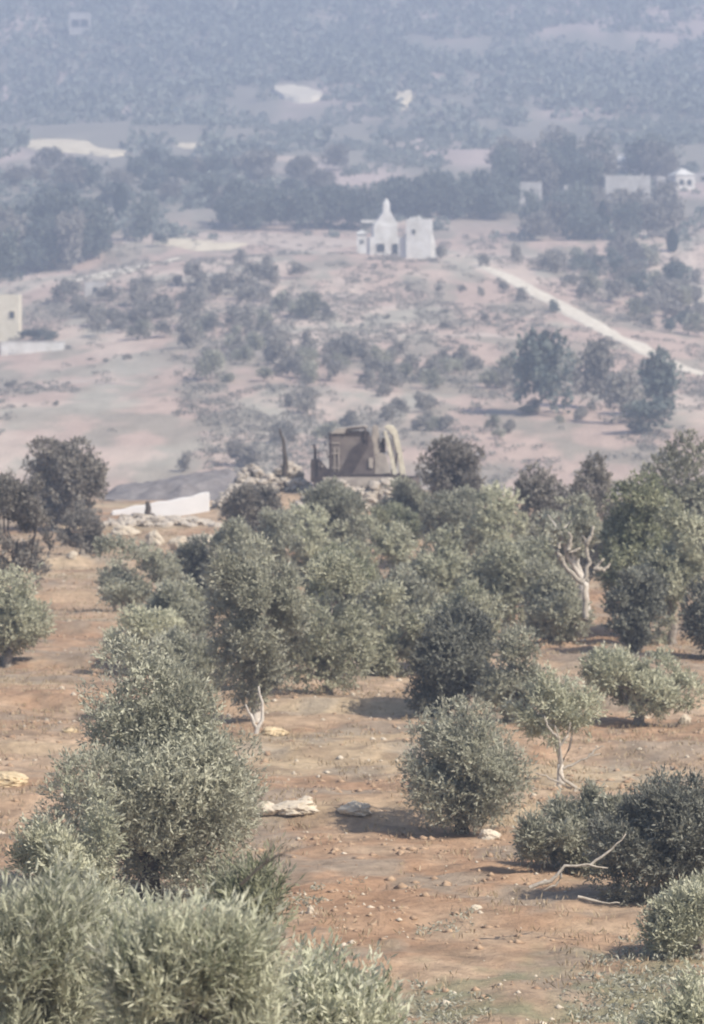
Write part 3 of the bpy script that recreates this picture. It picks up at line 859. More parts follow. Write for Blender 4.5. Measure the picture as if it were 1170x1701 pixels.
# nearest trees, long leaves drawn one by one
def front_tree(label, x0, x1, yt, d, n, seed, tint='weed', L=.1, W=.0145, depth=.8, gap=.25, shoot=.26, nl=18, bark=BARKD, name='olive_tree', cat='olive tree', bottom=1.1):
    rng = np.random.default_rng(seed)
    d = d * 1.42; L = L * 1.35; W = W * 1.45; shoot = shoot * 1.6
    zt = zat(yt, d); xc = X((x0 + x1) / 2, d, zt); g = Hs(xc, d)
    a = (x1 - x0) / 2 * d / F
    zb = zat(1701, d) - bottom
    zb = max(zb, g + .3)
    root = empty(name, (xc, d, g))
    tag(root, label, cat, 'long-leaved trees nearest the camera')
    h = zt - zb
    V, Fq, T, C, R = crown(rng, a, a * depth, h, n, L, W, int(nl * 1.8), gap, (.16, .36), 1.3, 12, shoot, .3)
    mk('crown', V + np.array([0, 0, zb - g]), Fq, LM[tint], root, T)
    tv, tf = trunk_mesh(rng, zb - g, C, R, .07, None, 0)
    mk_poly('trunk', tv, tf, bark, root)
    return root
front_tree('long-leaved pale green tree filling the bottom left corner', -130, 230, 1432, 29, 26000, 301, gap=.34)
front_tree('long-leaved green tree with dark upright stems, second from the bottom left corner', 150, 460, 1462, 27, 21000, 302, gap=.38)
front_tree('darker twiggy branchy tree leaning right over the soil at the bottom', 320, 505, 1405, 33, 9000, 303, tint='green', gap=.42, L=.09)
front_tree('middle one of the long-leaved trees, between the corner tree and the dark-stemmed one', 60, 330, 1452, 32, 17000, 305, gap=.36)
front_tree('low leafy shrub at the bottom centre edge on the soil', 400, 700, 1590, 31, 12000, 304, tint='weed', gap=.42, L=.08, W=.022, name='olive_shrub', cat='shrub', bottom=.8)

# ------------------------------------------------------------------ branches, posts
def branch(name, label, paths, d, r, mat, cat, seed=1, yb=None):
    rng = np.random.default_rng(seed)
    parts = []
    P0 = paths[0][0]
    x0 = X(P0[0], d, zat(P0[1], d)); g = Hs(x0, d)
    for k, pth in enumerate(paths):
        pp = []
        for j, q in enumerate(pth):
            dd = q[2] if len(q) > 2 else 0
            pp.append((X(q[0], d + dd, zat(q[1], d + dd)) - x0, dd, zat(q[1], d + dd) - g))
        pp = dense(pp, 9)
        pp[1:-1] += rng.normal(size=(7, 3)) * r * .25
        rr = np.linspace(r if k == 0 else r * .7, r * .25, 9)
        parts.append(tube(pp, rr, rng, 7, .15))
    V, Fq = joinm(parts)
    o = mk_poly(name, V, Fq, mat, None, (x0, d, g))
    return tag(o, label, cat)

branch('bare_branch', 'bleached branches lying spread on the soil under the thin-crowned tree',
       [[(962, 1312), (940, 1300), (930, 1285), (932, 1240), (922, 1205)], [(935, 1278), (955, 1268), (975, 1258), (998, 1252)],
        [(950, 1310), (920, 1296), (890, 1284)], [(950, 1318, -.3), (905, 1316, -.3), (868, 1303, -.3)], [(930, 1240), (944, 1222), (948, 1200)], [(926, 1225), (910, 1208), (905, 1190)], [(978, 1257), (990, 1244), (1004, 1240)], [(900, 1316, -.3), (885, 1322, -.3), (870, 1330, -.3)]], 87.5, .042, BARKT, 'branch', 3)
branch('bare_branch', 'pale crooked bare limbs in front of the dark sprawling tree',
       [[(880, 1475), (920, 1462), (935, 1440), (970, 1436), (1010, 1442)], [(935, 1445), (925, 1470), (900, 1480)], [(970, 1438), (1000, 1425), (1040, 1385)],
        [(960, 1490), (1000, 1500), (1030, 1500)]], 67.5, .038, BARKT, 'branch', 4)
branch('bare_branch', 'thin dark branch added as twig shadow on the soil left of the sprawling tree',
       [[(838, 1493), (790, 1500), (740, 1506), (700, 1502)], [(780, 1501), (760, 1512), (735, 1510)]], 74.4, .03, BARKD, 'branch', 5)  # dark bark strands added in place of a twig's shadow on the ground
branch('bare_limb', 'forked white bare limbs reaching up amid the trees on the right',
       [[(972, 1030), (972, 985), (966, 960)], [(968, 968), (945, 948), (932, 932), (945, 915), (965, 910)], [(972, 962), (976, 935), (974, 905), (968, 890)],
        [(975, 965), (990, 945), (1004, 928)], [(934, 930), (926, 918), (930, 902)], [(945, 915), (950, 898), (944, 884)], [(974, 905), (984, 890), (986, 874)], [(990, 945), (1004, 946), (1014, 936)]], 127.5, .115, BARKT, 'dead tree', 6)
branch('twig', 'long thin twig reaching right over the red soil from the front trees',
       [[(400, 1470), (432, 1440), (462, 1420), (500, 1404)], [(440, 1434), (450, 1412), (452, 1395)], [(462, 1420), (485, 1424)]], 32, .014, BARKD, 'twig', 7)
branch('dead_sapling', 'pale curved stem standing at the left edge of the clearing',
       [[(426, 1250), (424, 1225), (434, 1200), (436, 1172), (430, 1140)], [(428, 1215), (418, 1190), (408, 1170)]], 100.5, .075, BARKP, 'dead tree', 8)
branch('wooden_post', 'dark thin leaning post standing on the rubble heap',
       [[(474, 790), (474, 755), (470, 730), (465, 712)]], 216.0, .17, BARKD, 'post', 9)
branch('dead_stump', 'dark pointed broken stump standing before the bright white wall',
       [[(262, 890), (258, 868), (250, 850), (245, 833)], [(262, 886), (276, 876), (284, 868)]], 206.0, .42, BARKD, 'stump', 10)

# ------------------------------------------------------------------ ground cover
def scatter_ground():
    rng = np.random.default_rng(77)
    # dry grass
    n = 26000
    y = 52 + (rng.random(n) ** .8) * 150
    x = rng.uniform(-1, 1, n) * (y * .105 + 1.5)
    k = fbm(x / 2.2, y / 3, 88) + .25 * rng.random(n)
    m = k > .62
    x = x[m]; y = y[m]; n = len(x)
    z = H(x, y)
    P = []; D = []
    for j in range(4):
        P.append(np.stack([x + rng.normal(size=n) * .05, y + rng.normal(size=n) * .05, z], 1))
        D.append(np.stack([rng.normal(size=n) * .5, rng.normal(size=n) * .5, np.ones(n)], 1))
    P = np.concatenate(P); D = np.concatenate(D)
    V, Fq, T = leaf_quads(P, D, .13, .022, rng, rng.random(len(P)))
    tag(mk('dry_grass', V, Fq, LM['dry'], None, T), 'short dry straw grass in patches on the soil of the grove', 'grass', None, 'stuff')
    # low green weeds in front
    n = 9000
    y = rng.uniform(50, 78, n); x = rng.uniform(-1, 1, n) * (y * .1 + 1)
    k = fbm(x / 1.3, y / 3, 98) + .3 * (1 - sstep(52, 72, y)) + .1 * rng.random(n)
    m = k > .74
    x = x[m]; y = y[m]; n = len(x); z = H(x, y)
    P = []; D = []
    for j in range(7):
        P.append(np.stack([x + rng.normal(size=n) * .07, y + rng.normal(size=n) * .07, z + rng.uniform(0, .08, n)], 1))
        D.append(np.stack([rng.normal(size=n), rng.normal(size=n), np.full(n, .6)], 1))
    P = np.concatenate(P); D = np.concatenate(D)
    V, Fq, T = leaf_quads(P, D, .09, .03, rng, rng.random(len(P)))
    tag(mk('low_weeds', V, Fq, LM['grey'], None, T), 'low grey-green weeds on the soil at the bottom of the view', 'weeds', None, 'stuff')
    # pebbles
    n = 7000
    y = 52 + (rng.random(n) ** .9) * 140; x = rng.uniform(-1, 1, n) * (y * .1 + 1)
    k = fbm(x / 4, y / 4, 108) + .3 * rng.random(n); m = k > .66
    x = x[m]; y = y[m]; n = len(x); z = H(x, y)
    s = .025 + .1 * rng.random(n) ** 5
    oc = np.array([(1, 0, 0), (0, 1, 0), (-1, 0, 0), (0, -1, 0), (0, 0, .7), (0, 0, -.5)], float)
    V = (oc[None] * rng.uniform(.6, 1.3, (n, 6, 3)) * s[:, None, None]) + np.stack([x, y, z], 1)[:, None]
    f = np.array([(0, 1, 4), (1, 2, 4), (2, 3, 4), (3, 0, 4), (1, 0, 5), (2, 1, 5), (3, 2, 5), (0, 3, 5)])
    Fq = (f[None] + (np.arange(n) * 6)[:, None, None]).reshape(-1, 3)
    tag(mk('pebbles', V.reshape(-1, 3), Fq, STONE, None), 'small pale pebbles strewn over the reddish soil', 'pebbles', None, 'stuff')
scatter_ground()

def clods():
    rng = np.random.default_rng(171)
    n = 16000
    y = 50 + (rng.random(n) ** .9) * 130; x = rng.uniform(-1, 1, n) * (y * .1 + 1)
    k = fbm(x / 3, y / 2.2, 118) + .2 * rng.random(n); m = k > .6
    x = x[m]; y = y[m]; n = len(x); z = H(x, y)
    s = .03 + .11 * rng.random(n) ** 3
    oc = np.array([(1, 0, 0), (0, 1, 0), (-1, 0, 0), (0, -1, 0), (0, 0, .6), (0, 0, -.5)], float)
    V = (oc[None] * rng.uniform(.5, 1.3, (n, 6, 3)) * s[:, None, None]) + np.stack([x, y, z], 1)[:, None]
    f = np.array([(0, 1, 4), (1, 2, 4), (2, 3, 4), (3, 0, 4), (1, 0, 5), (2, 1, 5), (3, 2, 5), (0, 3, 5)])
    Fq = (f[None] + (np.arange(n) * 6)[:, None, None]).reshape(-1, 3)
    tag(mk('soil_clods', V.reshape(-1, 3), Fq, CLOD, None), 'crumbled brown clods over the tilled soil', 'soil clods', None, 'stuff')
CLOD = surf_mat('clod_soil', (.27, .18, .12), (.46, .33, .22), 5, 1, .5)
clods()

# ------------------------------------------------------------------ middle distance bushes and far trees
def proto_crown(seed, n, L, W, nl, gap, h=1.0, rr=(.3, .55)):
    rng = np.random.default_rng(seed)
    V, Fq, T, C, R = crown(rng, .5, .5, h, n, L, W, nl, gap, rr, .3, 4, .06, .5)
    return V, Fq, T
PROT = {}
def proto(kind, k):
    key = (kind, k)
    if key not in PROT:
        if kind == 'bush': V, Fq, T = proto_crown(900 + k, 900, .085, .055, 7, .18, .8)
        elif kind == 'tree': V, Fq, T = proto_crown(950 + k, 1900, .075, .05, 13, .22, 1.15, (.25, .45))
        else:                                   # cypress: a narrow spindle of upright sprays
            rng = np.random.default_rng(990 + k); n = 2600
            t = rng.random(n); th = rng.uniform(0, 6.28, n)
            rad = .5 * np.sin(math.pi * np.clip(t, .02, 1) ** .75) ** .7 * (.8 + .3 * vnoise(th * 1.6, t * 9, k)) * rng.uniform(.75, 1, n)
            dr = np.stack([np.cos(th), np.sin(th), np.full(n, .3)], 1)
            P = np.stack([np.cos(th) * rad, np.sin(th) * rad, t * 3.1], 1)
            V, Fq, T = leaf_quads(P, dr * .3 + np.array([0, 0, 1.]), .26, .1, rng, rng.random(n), dr)
        me_o = mk('proto', V, Fq, LM['scrub'], None, T)
        PROT[key] = me_o.data
        bpy.data.objects.remove(me_o)
    return PROT[key]
MESHT = {}
def far_plant(kind, px, base, wpx, hpx, tint, name, label, cat, group=None, d=None, rs=None, k=None):
    if d is None: x, d, z = hit(px, base)
    else: x = X(px, d, zat(base, d)); z = Hs(x, d)
    rs = rs or random
    k = rs.randrange(5) if k is None else k
    key = (kind, k, tint)
    if key not in MESHT:
        me = proto(kind, k).copy(); me.materials.clear(); me.materials.append(LM[tint]); MESHT[key] = me
    o = bpy.data.objects.new(name, MESHT[key]); COL.objects.link(o)
    fat = {'bush': 1.12, 'tree': 1.32 if base > 480 else 1.08, 'cyp': 1.0}[kind]
    s = wpx * d / F * fat; hh = hpx * d / F * fat
    hz = {'bush': .8, 'tree': 1.15, 'cyp': 3.2}[kind]
    o.location = (x, d, z - .04 * hh)
    o.rotation_euler.z = rs.uniform(0, 6.28)
    o.scale = (s * rs.uniform(.95, 1.1), s * rs.uniform(.85, 1.15), hh / hz)
    return tag(o, label, cat, group)

R_ = random.Random(5)
# named bushes on the slopes: (x, base y, width, height, tint, label)
NB = [
 (402, 442, 22, 26, 'scrub', 'dark bush at the right end of the bright straw field'),
 (446, 452, 30, 26, 'scrub', 'dark bush in the row right of the straw field, nearest the field'),
 (490, 462, 40, 30, 'scrub', 'wide dark bush at the right end of the row beside the straw field'),
 (265, 410, 34, 22, 'pine', 'dark bush at the left tip of the bright straw field'),
 (242, 480, 36, 20, 'scrub', 'round dark bush alone under the pale path on the left'),
 (290, 475, 34, 18, 'scrub', 'second round bush right of the one under the pale path'),
 (112, 500, 66, 34, 'scrub', 'big dark clump of bush below the pale path on the far left'),
 (180, 500, 50, 26, 'scrub', 'grey bush just right of the big dark clump on the left'),
 (60, 568, 76, 22, 'pine', 'dark low hedge bush between the cream house and its wall'),
 (732, 436, 26, 30, 'scrub', 'dark bush against the right wall of the white houses'),
 (804, 444, 24, 24, 'scrub', 'small brownish bush above the top end of the dirt road'),
 (836, 487, 20, 18, 'scrub', 'small dark bush left beside the top end of the dirt road'),
 (868, 503, 26, 24, 'scrub', 'dark bush touching the left verge of the dirt road'),
 (920, 520, 26, 22, 'pine', 'darkest round bush standing on the dirt road verge'),
 (857, 446, 28, 42, 'scrub', 'tall dark bush just above the top end of the dirt road'),
 (1120, 470, 40, 44, 'scrub', 'round bush leaning beside the pinkish field at the right edge'),
 (508, 600, 30, 50, 'scrub', 'upright bush alone in the middle of the bare slope'),
 (884, 688, 46, 12, 'grey', 'flat pale bush at the left foot of the blue-grey trees'),
 (176, 604, 16, 8, 'scrub', 'tiny flat bush on the bare slope below the cream house'),
 (212, 598, 20, 10, 'scrub', 'second tiny flat bush on the bare slope below the cream house'),
 (92, 674, 14, 9, 'scrub', 'lone tiny bush low on the left bare slope'),
 (20, 645, 30, 14, 'scrub', 'small bush at the left edge of the bare slope'),
 (400, 775, 80, 44, 'brown', 'broad brownish bush behind the rubble heap'),
 (308, 785, 34, 34, 'brown', 'small dark bush on top of the gravel bank'),
]
for px, by, wp, hp, tn, lb in NB:
    far_plant('bush', px, by, wp, hp, tn, 'bush', lb, 'bush', rs=R_)
NT = [
 (910, 692, 100, 128, 'pine', 'widest blue-grey tree in the clump below the dirt road'),
 (985, 680, 76, 104, 'scrub', 'paler tree in the middle of the clump below the dirt road'),
 (1040, 705, 64, 84, 'scrub', 'small tree between the two dark trees below the dirt road'),
 (1102, 692, 70, 105, 'pine', 'tall dark blue-grey tree just under the dirt road on the right'),
 (1072, 722, 90, 50, 'pine', 'low dark tree at the foot of the clump below the dirt road'),
]
for px, by, wp, hp, tn, lb in NT:
    far_plant('tree', px, by, wp, hp, tn, 'tree', lb, 'tree', 'trees below the dirt road', rs=R_)
for px, by, wp, hp, lb in ((200, 362, 16, 56, 'slim dark cypress above the pale path on the far left'), (851, 350, 18, 66, 'tall slim cypress between two pale houses on the right'),
                           (1003, 382, 20, 50, 'slim dark cypress in front of the large ruined house'), (1117, 420, 14, 40, 'small slim cypress at the corner of the pinkish field')):
    far_plant('cyp', px, by, wp * 1.25, hp, 'cyp', 'cypress', lb, 'cypress', 'cypresses', rs=R_)

ORD = 'first second third fourth fifth sixth seventh eighth ninth tenth eleventh twelfth thirteenth fourteenth fifteenth sixteenth'.split()
def region(n, xr, yr, wr, hr, tints, kind, name, phrase, cat, group, cond=None, rows=('',), cuts=(), parts=('',), asp=None):
    """n plants inside a photo window; labelled by row, stretch and order from the left"""
    c = 0; t = 0; L = []
    while c < n and t < n * 60:
        t += 1
        px = R_.uniform(*xr); py = R_.uniform(*yr)
        if cond and not cond(px, py): continue
        if any(abs(px - a) < wr[0] * .45 and abs(py - b_) < 5 for a, b_, _ in L): continue
        wp = R_.uniform(*wr); hp = wp * R_.uniform(*(asp or (.62, .9))) if hr is None else R_.uniform(*hr)
        L.append((px, py, far_plant(kind, px, py, wp, hp, R_.choice(tints), name, None, cat, group, None, rs=R_)))
        c += 1
    L.sort(key=lambda q: q[1])
    k = max(1, math.ceil(len(L) / len(rows)))
    for ri, row in enumerate(rows):
        cells = {}
        for q in L[ri * k:(ri + 1) * k]:
            cells.setdefault(sum(q[0] > c_ for c_ in cuts), []).append(q)
        for ci, qs in cells.items():
            qs.sort(key=lambda q: q[0])
            for o_, q in enumerate(qs):
                q[2]['label'] = ' '.join(f"{ORD[min(o_, 15)]} {row} {cat} from the left {phrase} {parts[ci]}".split())
# scrub on the middle slope
def in_scrub(px, py):
    return (px - 240) * .45 + 440 < py + 60 and vn(px / 60., py / 26., 5) > .42
def vn(a, b_, s): return float(vnoise(np.array([a]), np.array([b_]), s)[0])
HB = ((200, 362, 10), (851, 352, 6), (1003, 384, 10), (1040, 345, 70), (1046, 298, 46), (1098, 318, 14), (1134, 318, 30), (1172, 306, 30), (880, 346, 34), (832, 336, 18), (948, 328, 22))
LR = ('uppermost', 'upper', 'lower', 'lowest')
region(56, (240, 560), (470, 640), (26, 58), None, ['scrub', 'scrub', 'grey'], 'bush', 'bush', 'on the bare slope', 'bush', 'bushes on the left half of the slope', in_scrub, LR, (400,), ('under the straw field', 'under the white houses'))
region(52, (470, 860), (590, 740), (26, 58), None, ['scrub', 'grey', 'scrub'], 'bush', 'bush', 'on the low slope', 'bush', 'bushes low on the slope', lambda a, b_: vn(a / 70., b_ / 22., 9) > .4, LR, (640,), ('left above the machine', 'right above the machine'))
region(10, (560, 830), (470, 560), (10, 24), None, ['scrub'], 'bush', 'bush', 'sparse on bare ground right under the white houses', 'bush', 'bushes under the white houses')
region(46, (900, 1180), (430, 560), (28, 58), None, ['scrub', 'scrub', 'pine', 'grey'], 'bush', 'bush', 'in the thicket right of the dirt road', 'bush', 'bushes right of the dirt road', lambda a, b_: b_ < 440 + (a - 860) * .5 and not (a > 1110 and b_ < 470), LR)
region(24, (120, 330), (505, 560), (26, 54), None, ['scrub'], 'bush', 'bush', 'below the pale path', 'bush', 'bushes below the pale path', lambda a, b_: b_ < 590 - (a - 60) * .1, ('higher', 'lower'))
region(16, (860, 1000), (600, 720), (18, 40), None, ['scrub', 'grey'], 'bush', 'bush', 'around the foot of the blue-grey trees', 'bush', 'bushes by the blue-grey trees', None, ('higher', 'lower'))
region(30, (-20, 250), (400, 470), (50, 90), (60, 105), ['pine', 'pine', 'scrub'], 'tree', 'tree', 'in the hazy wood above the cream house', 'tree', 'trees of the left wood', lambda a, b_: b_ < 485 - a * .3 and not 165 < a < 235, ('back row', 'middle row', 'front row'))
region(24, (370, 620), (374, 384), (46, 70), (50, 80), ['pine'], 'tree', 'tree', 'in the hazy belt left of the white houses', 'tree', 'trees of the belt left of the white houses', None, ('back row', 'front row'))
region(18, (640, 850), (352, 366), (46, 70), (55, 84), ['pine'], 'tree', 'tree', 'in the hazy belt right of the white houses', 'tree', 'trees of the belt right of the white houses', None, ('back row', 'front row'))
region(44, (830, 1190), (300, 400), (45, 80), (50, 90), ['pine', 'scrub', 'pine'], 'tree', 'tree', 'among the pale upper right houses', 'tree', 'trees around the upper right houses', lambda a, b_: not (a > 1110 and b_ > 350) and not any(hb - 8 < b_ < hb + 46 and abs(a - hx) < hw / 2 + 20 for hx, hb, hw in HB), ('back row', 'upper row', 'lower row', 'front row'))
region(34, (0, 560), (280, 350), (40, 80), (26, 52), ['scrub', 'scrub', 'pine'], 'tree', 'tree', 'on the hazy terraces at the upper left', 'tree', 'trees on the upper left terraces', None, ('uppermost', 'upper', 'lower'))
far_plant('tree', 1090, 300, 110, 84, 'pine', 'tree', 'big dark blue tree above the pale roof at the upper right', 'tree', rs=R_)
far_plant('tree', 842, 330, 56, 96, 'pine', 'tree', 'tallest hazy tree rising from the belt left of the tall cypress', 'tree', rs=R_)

# low scrub on the middle slope, too dense to count
def low_scrub():
    rng = np.random.default_rng(66)
    n = 26000
    y = 400 + rng.random(n) * 520; x = rng.uniform(-1, 1, n) * (y * .1)
    k = .55 * fbm(x / 7, y / 34, 161) + .45 * fbm(x / 2, y / 8, 163)
    k = k + .08 * sstep(520, 640, y) * (1 - sstep(700, 790, y)) - .1 * (x < -22) * (y < 640)
    m = k + .12 * (rng.random(n) - .5) > .552
    m &= ~((np.abs(x - np.interp(y, rd[::-1, 1], rd[::-1, 0])) < 2.6) & (y > rd[:, 1].min()) & (y < rd[:, 1].max()))
    x = x[m]; y = y[m]; n = len(x); z = H(x, y)
    s = rng.uniform(.35, .95, n)
    per = 16
    k = np.repeat(np.arange(n), per)
    dr = norm(rng.normal(size=(len(k), 3))); dr[:, 2] = np.abs(dr[:, 2])
    P = np.stack([x[k], y[k], z[k]], 1) + dr * (s[k] * rng.uniform(.5, .8, len(k)))[:, None] * np.array([1.2, 1.2, .7])
    V, Fq, T = leaf_quads(P, dr + rng.normal(size=dr.shape) * .8, .34, .22, rng, np.clip(rng.random(n)[k] * .7 + rng.uniform(-.1, .4, len(k)), 0, 1), dr)
    tag(mk('low_scrub', V, Fq, LM['scrub'], None, T), 'low mauve-grey scrub covering patches of the middle slope', 'scrub', None, 'stuff')
low_scrub()

# far wood: one mass, bushes thin out below it
def far_wood():
    rng = np.random.default_rng(55)
    n = 13000
    y = 1150 + rng.random(n) * 2300
    x = rng.uniform(-1, 1, n) * (y * .13)
    k = fbm(x / 45, y / 120, 71)
    dn = .30 + .32 * sstep(1200, 1700, y)
    m = (k + .25 * (rng.random(n) - .5) < dn + .02)
    x = x[m]; y = y[m]; n = len(x); z = H(x, y)
    s = rng.uniform(3.5, 8.5, n)
    xb = rng.uniform(-1, 1, 9000); yb = 900 + 620 * rng.random(9000); xb = xb * yb * .1
    kb = fbm(xb / 16, yb / 55, 171) + .15 * rng.random(9000) > .60
    xb = xb[kb]; yb = yb[kb]
    x = np.concatenate([x, xb]); y = np.concatenate([y, yb]); z = H(x, y)
    s = np.concatenate([s, rng.uniform(.8, 2.6, len(xb))])
    ok = np.ones(len(x), bool)                       # cleared fields stay open
    for fx, f0, f1, hw in ((122, 222, 262, 92), (496, 142, 176, 44), (322, 236, 250, 34), (668, 150, 184, 18), (930, 215, 262, 80), (500, 258, 272, 74)):
        a0 = hit(fx, f0); a1 = hit(fx, f1)
        ok &= ~((np.abs(x - (a0[0] + a1[0]) / 2) < hw * a1[1] / F) & (y > a1[1] - 75) & (y < a0[1] + 10))
    x = x[ok]; y = y[ok]; z = z[ok]; s = s[ok]; n = len(x)
    per = 46
    k = np.repeat(np.arange(n), per)
    dr = norm(rng.normal(size=(len(k), 3))); dr[:, 2] = np.abs(dr[:, 2])
    P = np.stack([x[k], y[k], z[k]], 1) + dr * (s[k] * rng.uniform(.4, .62, len(k)))[:, None] * np.array([1, 1, 1.25])
    tt = np.clip(rng.random(n)[k] * .7 + rng.uniform(-.2, .4, len(k)), 0, 1)
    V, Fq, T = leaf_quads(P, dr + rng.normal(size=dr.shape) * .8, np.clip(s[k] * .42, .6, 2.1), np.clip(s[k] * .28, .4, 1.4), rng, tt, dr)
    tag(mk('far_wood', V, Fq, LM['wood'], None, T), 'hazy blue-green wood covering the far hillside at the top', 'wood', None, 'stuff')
far_wood()

# ------------------------------------------------------------------ houses
def house(name, label, px, base, wpx, hpx, mat, wins=(), roof='flat', rz=0, dep=1.0, d=None, group=None, cat='house', roofmat=None, extra=None, lift=0):
    if d is None: x, d, z = hit(px, base)
    else: x = X(px, d, zat(base, d)); z = Hs(x, d)
    z = z + lift
    s = d / F
    w_ = wpx * s; h = hpx * s; dp = w_ * dep
    root = empty(name, (x, d + dp / 2, z), rz)
    tag(root, label, cat, group)
    bm = bmesh.new()
    bx(bm, (0, 0, h / 2 - .4), (w_, dp, h + .8), None, .05)
    wall = obj_bm('wall', bm, mat, root)
    if roof == 'flat':
        bm = bmesh.new()
        t = .28
        for sx in (-1, 1): bx(bm, (sx * (w_ / 2 - t / 2 + .003), 0, h + .2), (t, dp + .006, .46))
        for sy in (-1, 1): bx(bm, (0, sy * (dp / 2 - t / 2 + .003), h + .2), (w_ - 2 * t, t, .46))
        obj_bm('parapet', bm, mat, root)
    elif roof == 'gable':
        bm = bmesh.new()
        prism(bm, [(-w_ / 2 - .3, h), (0, h + w_ * .28), (w_ / 2 + .3, h), (w_ / 2 + .3, h - .02), (-w_ / 2 - .3, h - .02)], -dp / 2 - .3, dp / 2 + .3)
        obj_bm('roof', bm, roofmat or mat, root)
    elif roof == 'hip':
        bm = bmesh.new()
        r = bmesh.ops.create_cone(bm, cap_ends=True, segments=4, radius1=(w_ / 2 + .3) * 1.414, radius2=.3, depth=w_ * .35)
        bmesh.ops.transform(bm, matrix=Matrix.Translation((0, 0, h + w_ * .175)) @ Matrix.Diagonal((1, dep, 1, 1)) @ Matrix.Rotation(math.pi / 4, 4, 'Z'), verts=bm.verts)
        obj_bm('roof', bm, roofmat or mat, root)
    for (u, v, ww, wh, k) in wins:       # u,v fractions of the front; ww,wh metres
        bm = bmesh.new()
        cx = (u - .5) * w_; cz = v * h; yf = -dp / 2
        t = .1
        for sx in (-1, 1): bx(bm, (cx + sx * (ww / 2 + t / 2), yf - .04, cz), (t, .14, wh + 2 * t))
        for sz in (-1, 1): bx(bm, (cx, yf - .04, cz + sz * (wh / 2 + t / 2)), (ww, .14, t))
        fr = obj_bm('door' if k == 'door' else 'window', bm, mat, root)
        bm = bmesh.new(); bx(bm, (cx, yf - .015, cz), (ww, .04, wh))
        obj_bm('pane', bm, GLASS, fr)
    if extra: extra(root, w_, h, dp, s)
    return root

def twin_left(root, w_, h, dp, s):
    # upper storey stepping in to a narrow turret
    bm = bmesh.new()
    bx(bm, (1 * s, 0, h + 12 * s), (40 * s, dp * .8, 24 * s + .1), None, .1)
    obj_bm('upper_storey', bm, WHITE, root)
    bm = bmesh.new()
    prism(bm, [(-18 * s, h + 24 * s), (22 * s, h + 24 * s), (10 * s, h + 46 * s), (-2 * s, h + 46 * s)], -dp * .35, dp * .35)
    obj_bm('sloping_roof', bm, WHITE, root)
    bm = bmesh.new()
    bx(bm, (4 * s, 0, h + 50 * s), (11 * s, 11 * s, 22 * s), None, .05)
    bmesh.ops.create_cone(bm, cap_ends=True, segments=12, radius1=5.5 * s, radius2=.5 * s, depth=8 * s, matrix=Matrix.Translation((4 * s, 0, h + 65 * s)))
    obj_bm('turret', bm, WHITE, root)
    bm = bmesh.new()
    bx(bm, (-24 * s, -.5, h + 30 * s), (30 * s, .5, 5 * s), None, .04)
    obj_bm('terrace_wall', bm, WHITE, root)
house('white_house', 'white house with stepped turret and a dark arched window on the crest', 638, 424, 52, 26, WHITE,
      ((.35, .45, 1.6, 1.6, 'w'), (.85, .4, 1.6, 1.9, 'w')), 'flat', .1, .8, None, 'white houses on the crest', extra=twin_left)
def block_right(root, w_, h, dp, s):
    bm = bmesh.new()
    prism(bm, [(-w_ / 2 - 14 * s, -.5), (-w_ / 2 - 14 * s, h * .5), (-w_ / 2 - 5 * s, h * .62), (-w_ / 2 - .01, h * .7), (-w_ / 2 - .01, -.5)], -dp * .3, dp * .3)
    obj_bm('side_wing', bm, WHITE, root)
    bm = bmesh.new()
    prism(bm, [(-w_ * .45, h + .4), (w_ * .1, h + .4), (w_ * .02, h + 9 * s), (-w_ * .36, h + 6 * s)], -dp * .4, dp * .4)
    obj_bm('roof_room', bm, WHITE, root)
    bm = bmesh.new()
    prism(bm, [(w_ / 2 + .01, -.5), (w_ / 2 + .01, h * .72), (w_ / 2 + 4 * s, h * .5), (w_ / 2 + 9 * s, -.5)], -dp * .3, dp * .3)
    obj_bm('buttress', bm, WHITE, root)
house('white_house', 'plain white block of a house right of the turreted one', 697, 430, 42, 62, WHITE,
      ((.3, .72, .7, .8, 'w'),), 'flat', -.06, .9, None, 'white houses on the crest', extra=block_right)
house('white_kiosk', 'tiny bright white hut left behind the turreted house', 601, 372, 16, 34, WHITE, ((.5, .6, .7, .8, 'w'),), 'hip', 0, 1, 860, lift=0, cat='hut')
house('cream_house', 'cream house cut by the left edge above its white wall', 2, 568, 60, 74, CREAM, ((.8, .6, .8, 1.1, 'w'), (.35, .6, .8, 1.1, 'w')), 'flat', 0, 1.0, None)
def low_wall(label, x0, x1, base, h, mat, dd=None):
    a = hit(x0, base); b_ = hit(x1, base - 2)
    d = (a[1] + b_[1]) / 2
    cx = (a[0] + b_[0]) / 2; g = Hs(cx, d)
    bm = bmesh.new()
    L = b_[0] - a[0]
    bx(bm, (0, 0, h * d / F / 2 - .5), (L, .4, h * d / F + 1.0), None, .05)
    bx(bm, (0, 0, h * d / F + .06), (L + .2, .55, .12), None, .02)
    tag(obj_bm('white_wall', bm, mat, None, False, (cx, d, g), .02), label, 'wall')
low_wall('long bright white garden wall in front of the cream house', 6, 104, 588, 18, WHITE)
house('ruined_house', 'large pale grey house with a broken corner at the upper right', 1040, 345, 76, 50, GREYW, ((.3, .4, 2.2, 3.2, 'w'), (.78, .45, 1.2, 1.6, 'w')), 'flat', .1, .8, None, 'pale houses at the upper right')
house('pale_house', 'bright pale house with a sloping roof highest at the upper right', 1046, 298, 50, 28, WHITE, ((.3, .5, 1.2, 1.4, 'w'), (.7, .5, 1.2, 1.4, 'w')), 'gable', .5, .8, None, 'pale houses at the upper right')
house('pale_house', 'narrow pale house just right of the large broken one', 1098, 318, 14, 22, GREYW, ((.5, .5, .9, 1.2, 'w'),), 'flat', 0, 1, None, 'pale houses at the upper right')
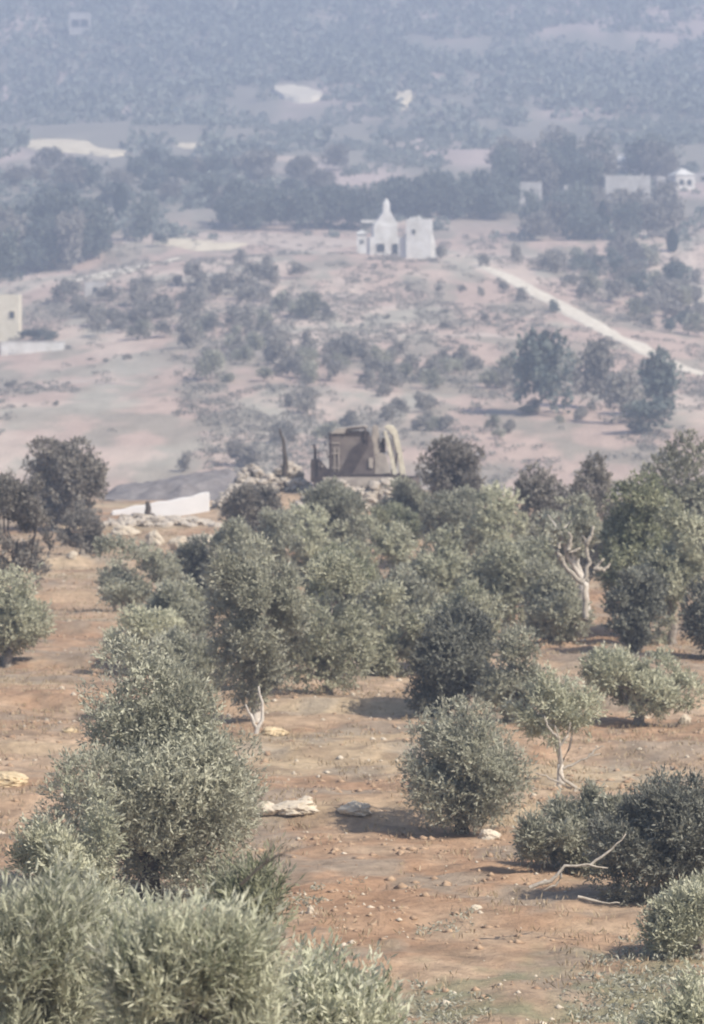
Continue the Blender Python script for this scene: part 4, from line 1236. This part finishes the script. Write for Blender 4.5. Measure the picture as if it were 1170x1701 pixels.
house('pale_house', 'pale house near the right edge, second from the edge', 1134, 318, 34, 24, WHITE, ((.3, .5, 1.2, 1.4, 'w'), (.7, .5, 1.2, 1.4, 'w')), 'hip', .3, 1, None, 'pale houses at the upper right')
house('pale_house', 'low pale house cut by the right edge', 1172, 306, 34, 14, GREYW, ((.4, .5, 1.2, 1.0, 'w'),), 'flat', 0, 1, None, 'pale houses at the upper right')
house('pale_house', 'pale house right beside the tall cypress', 880, 346, 38, 40, GREYW, ((.3, .6, 1.0, 1.2, 'w'),), 'flat', .1, .8, None, 'pale houses at the upper right')
house('pale_house', 'pale house left beside the tall cypress', 832, 336, 22, 24, GREYW, ((.5, .5, 1.2, 1.4, 'w'),), 'flat', -.1, .8, None, 'pale houses at the upper right')
house('pale_house', 'small pale house between the cypress houses and the large broken house', 948, 328, 24, 16, GREYW, ((.5, .5, 1.2, 1.4, 'w'),), 'flat', .1, .8, None, 'pale houses at the upper right')
house('white_hut', 'tiny bright white hut alone in the gap left of the tree belt', 371, 350, 10, 16, WHITE, ((.5, .5, .5, .7, 'w'),), 'flat', 0, 1, None, None, 'hut')
house('distant_house', 'faint pale square house high on the wooded hill at the top left', 132, 68, 36, 32, GREYW, ((.3, .5, 3, 3, 'w'), (.7, .5, 3, 3, 'w')), 'flat', .1, .6, None, None, lift=3)
house('pale_house', 'small pale wall-like house below the pale path on the left', 158, 492, 36, 20, GREYW, ((.5, .5, .9, .9, 'w'),), 'flat', .1, .5, None, None)

# ------------------------------------------------------------------ haze
hz = bmesh.new()
bx(hz, (0, 2500, 220), (7600, 5300, 520))
HZ, n, o = nodes('haze_air')
pv = n.nodes.new("ShaderNodeVolumePrincipled")
pv.inputs['Color'].default_value = (.465, .57, .78, 1)
pv.inputs['Density'].default_value = 0.00078
pv.inputs['Anisotropy'].default_value = 0.0
n.links.new(pv.outputs[0], o.inputs['Volume'])
hzo = obj_bm('haze', hz, HZ)
tag(hzo, 'pale blue haze over the whole valley', 'haze', None, 'stuff')
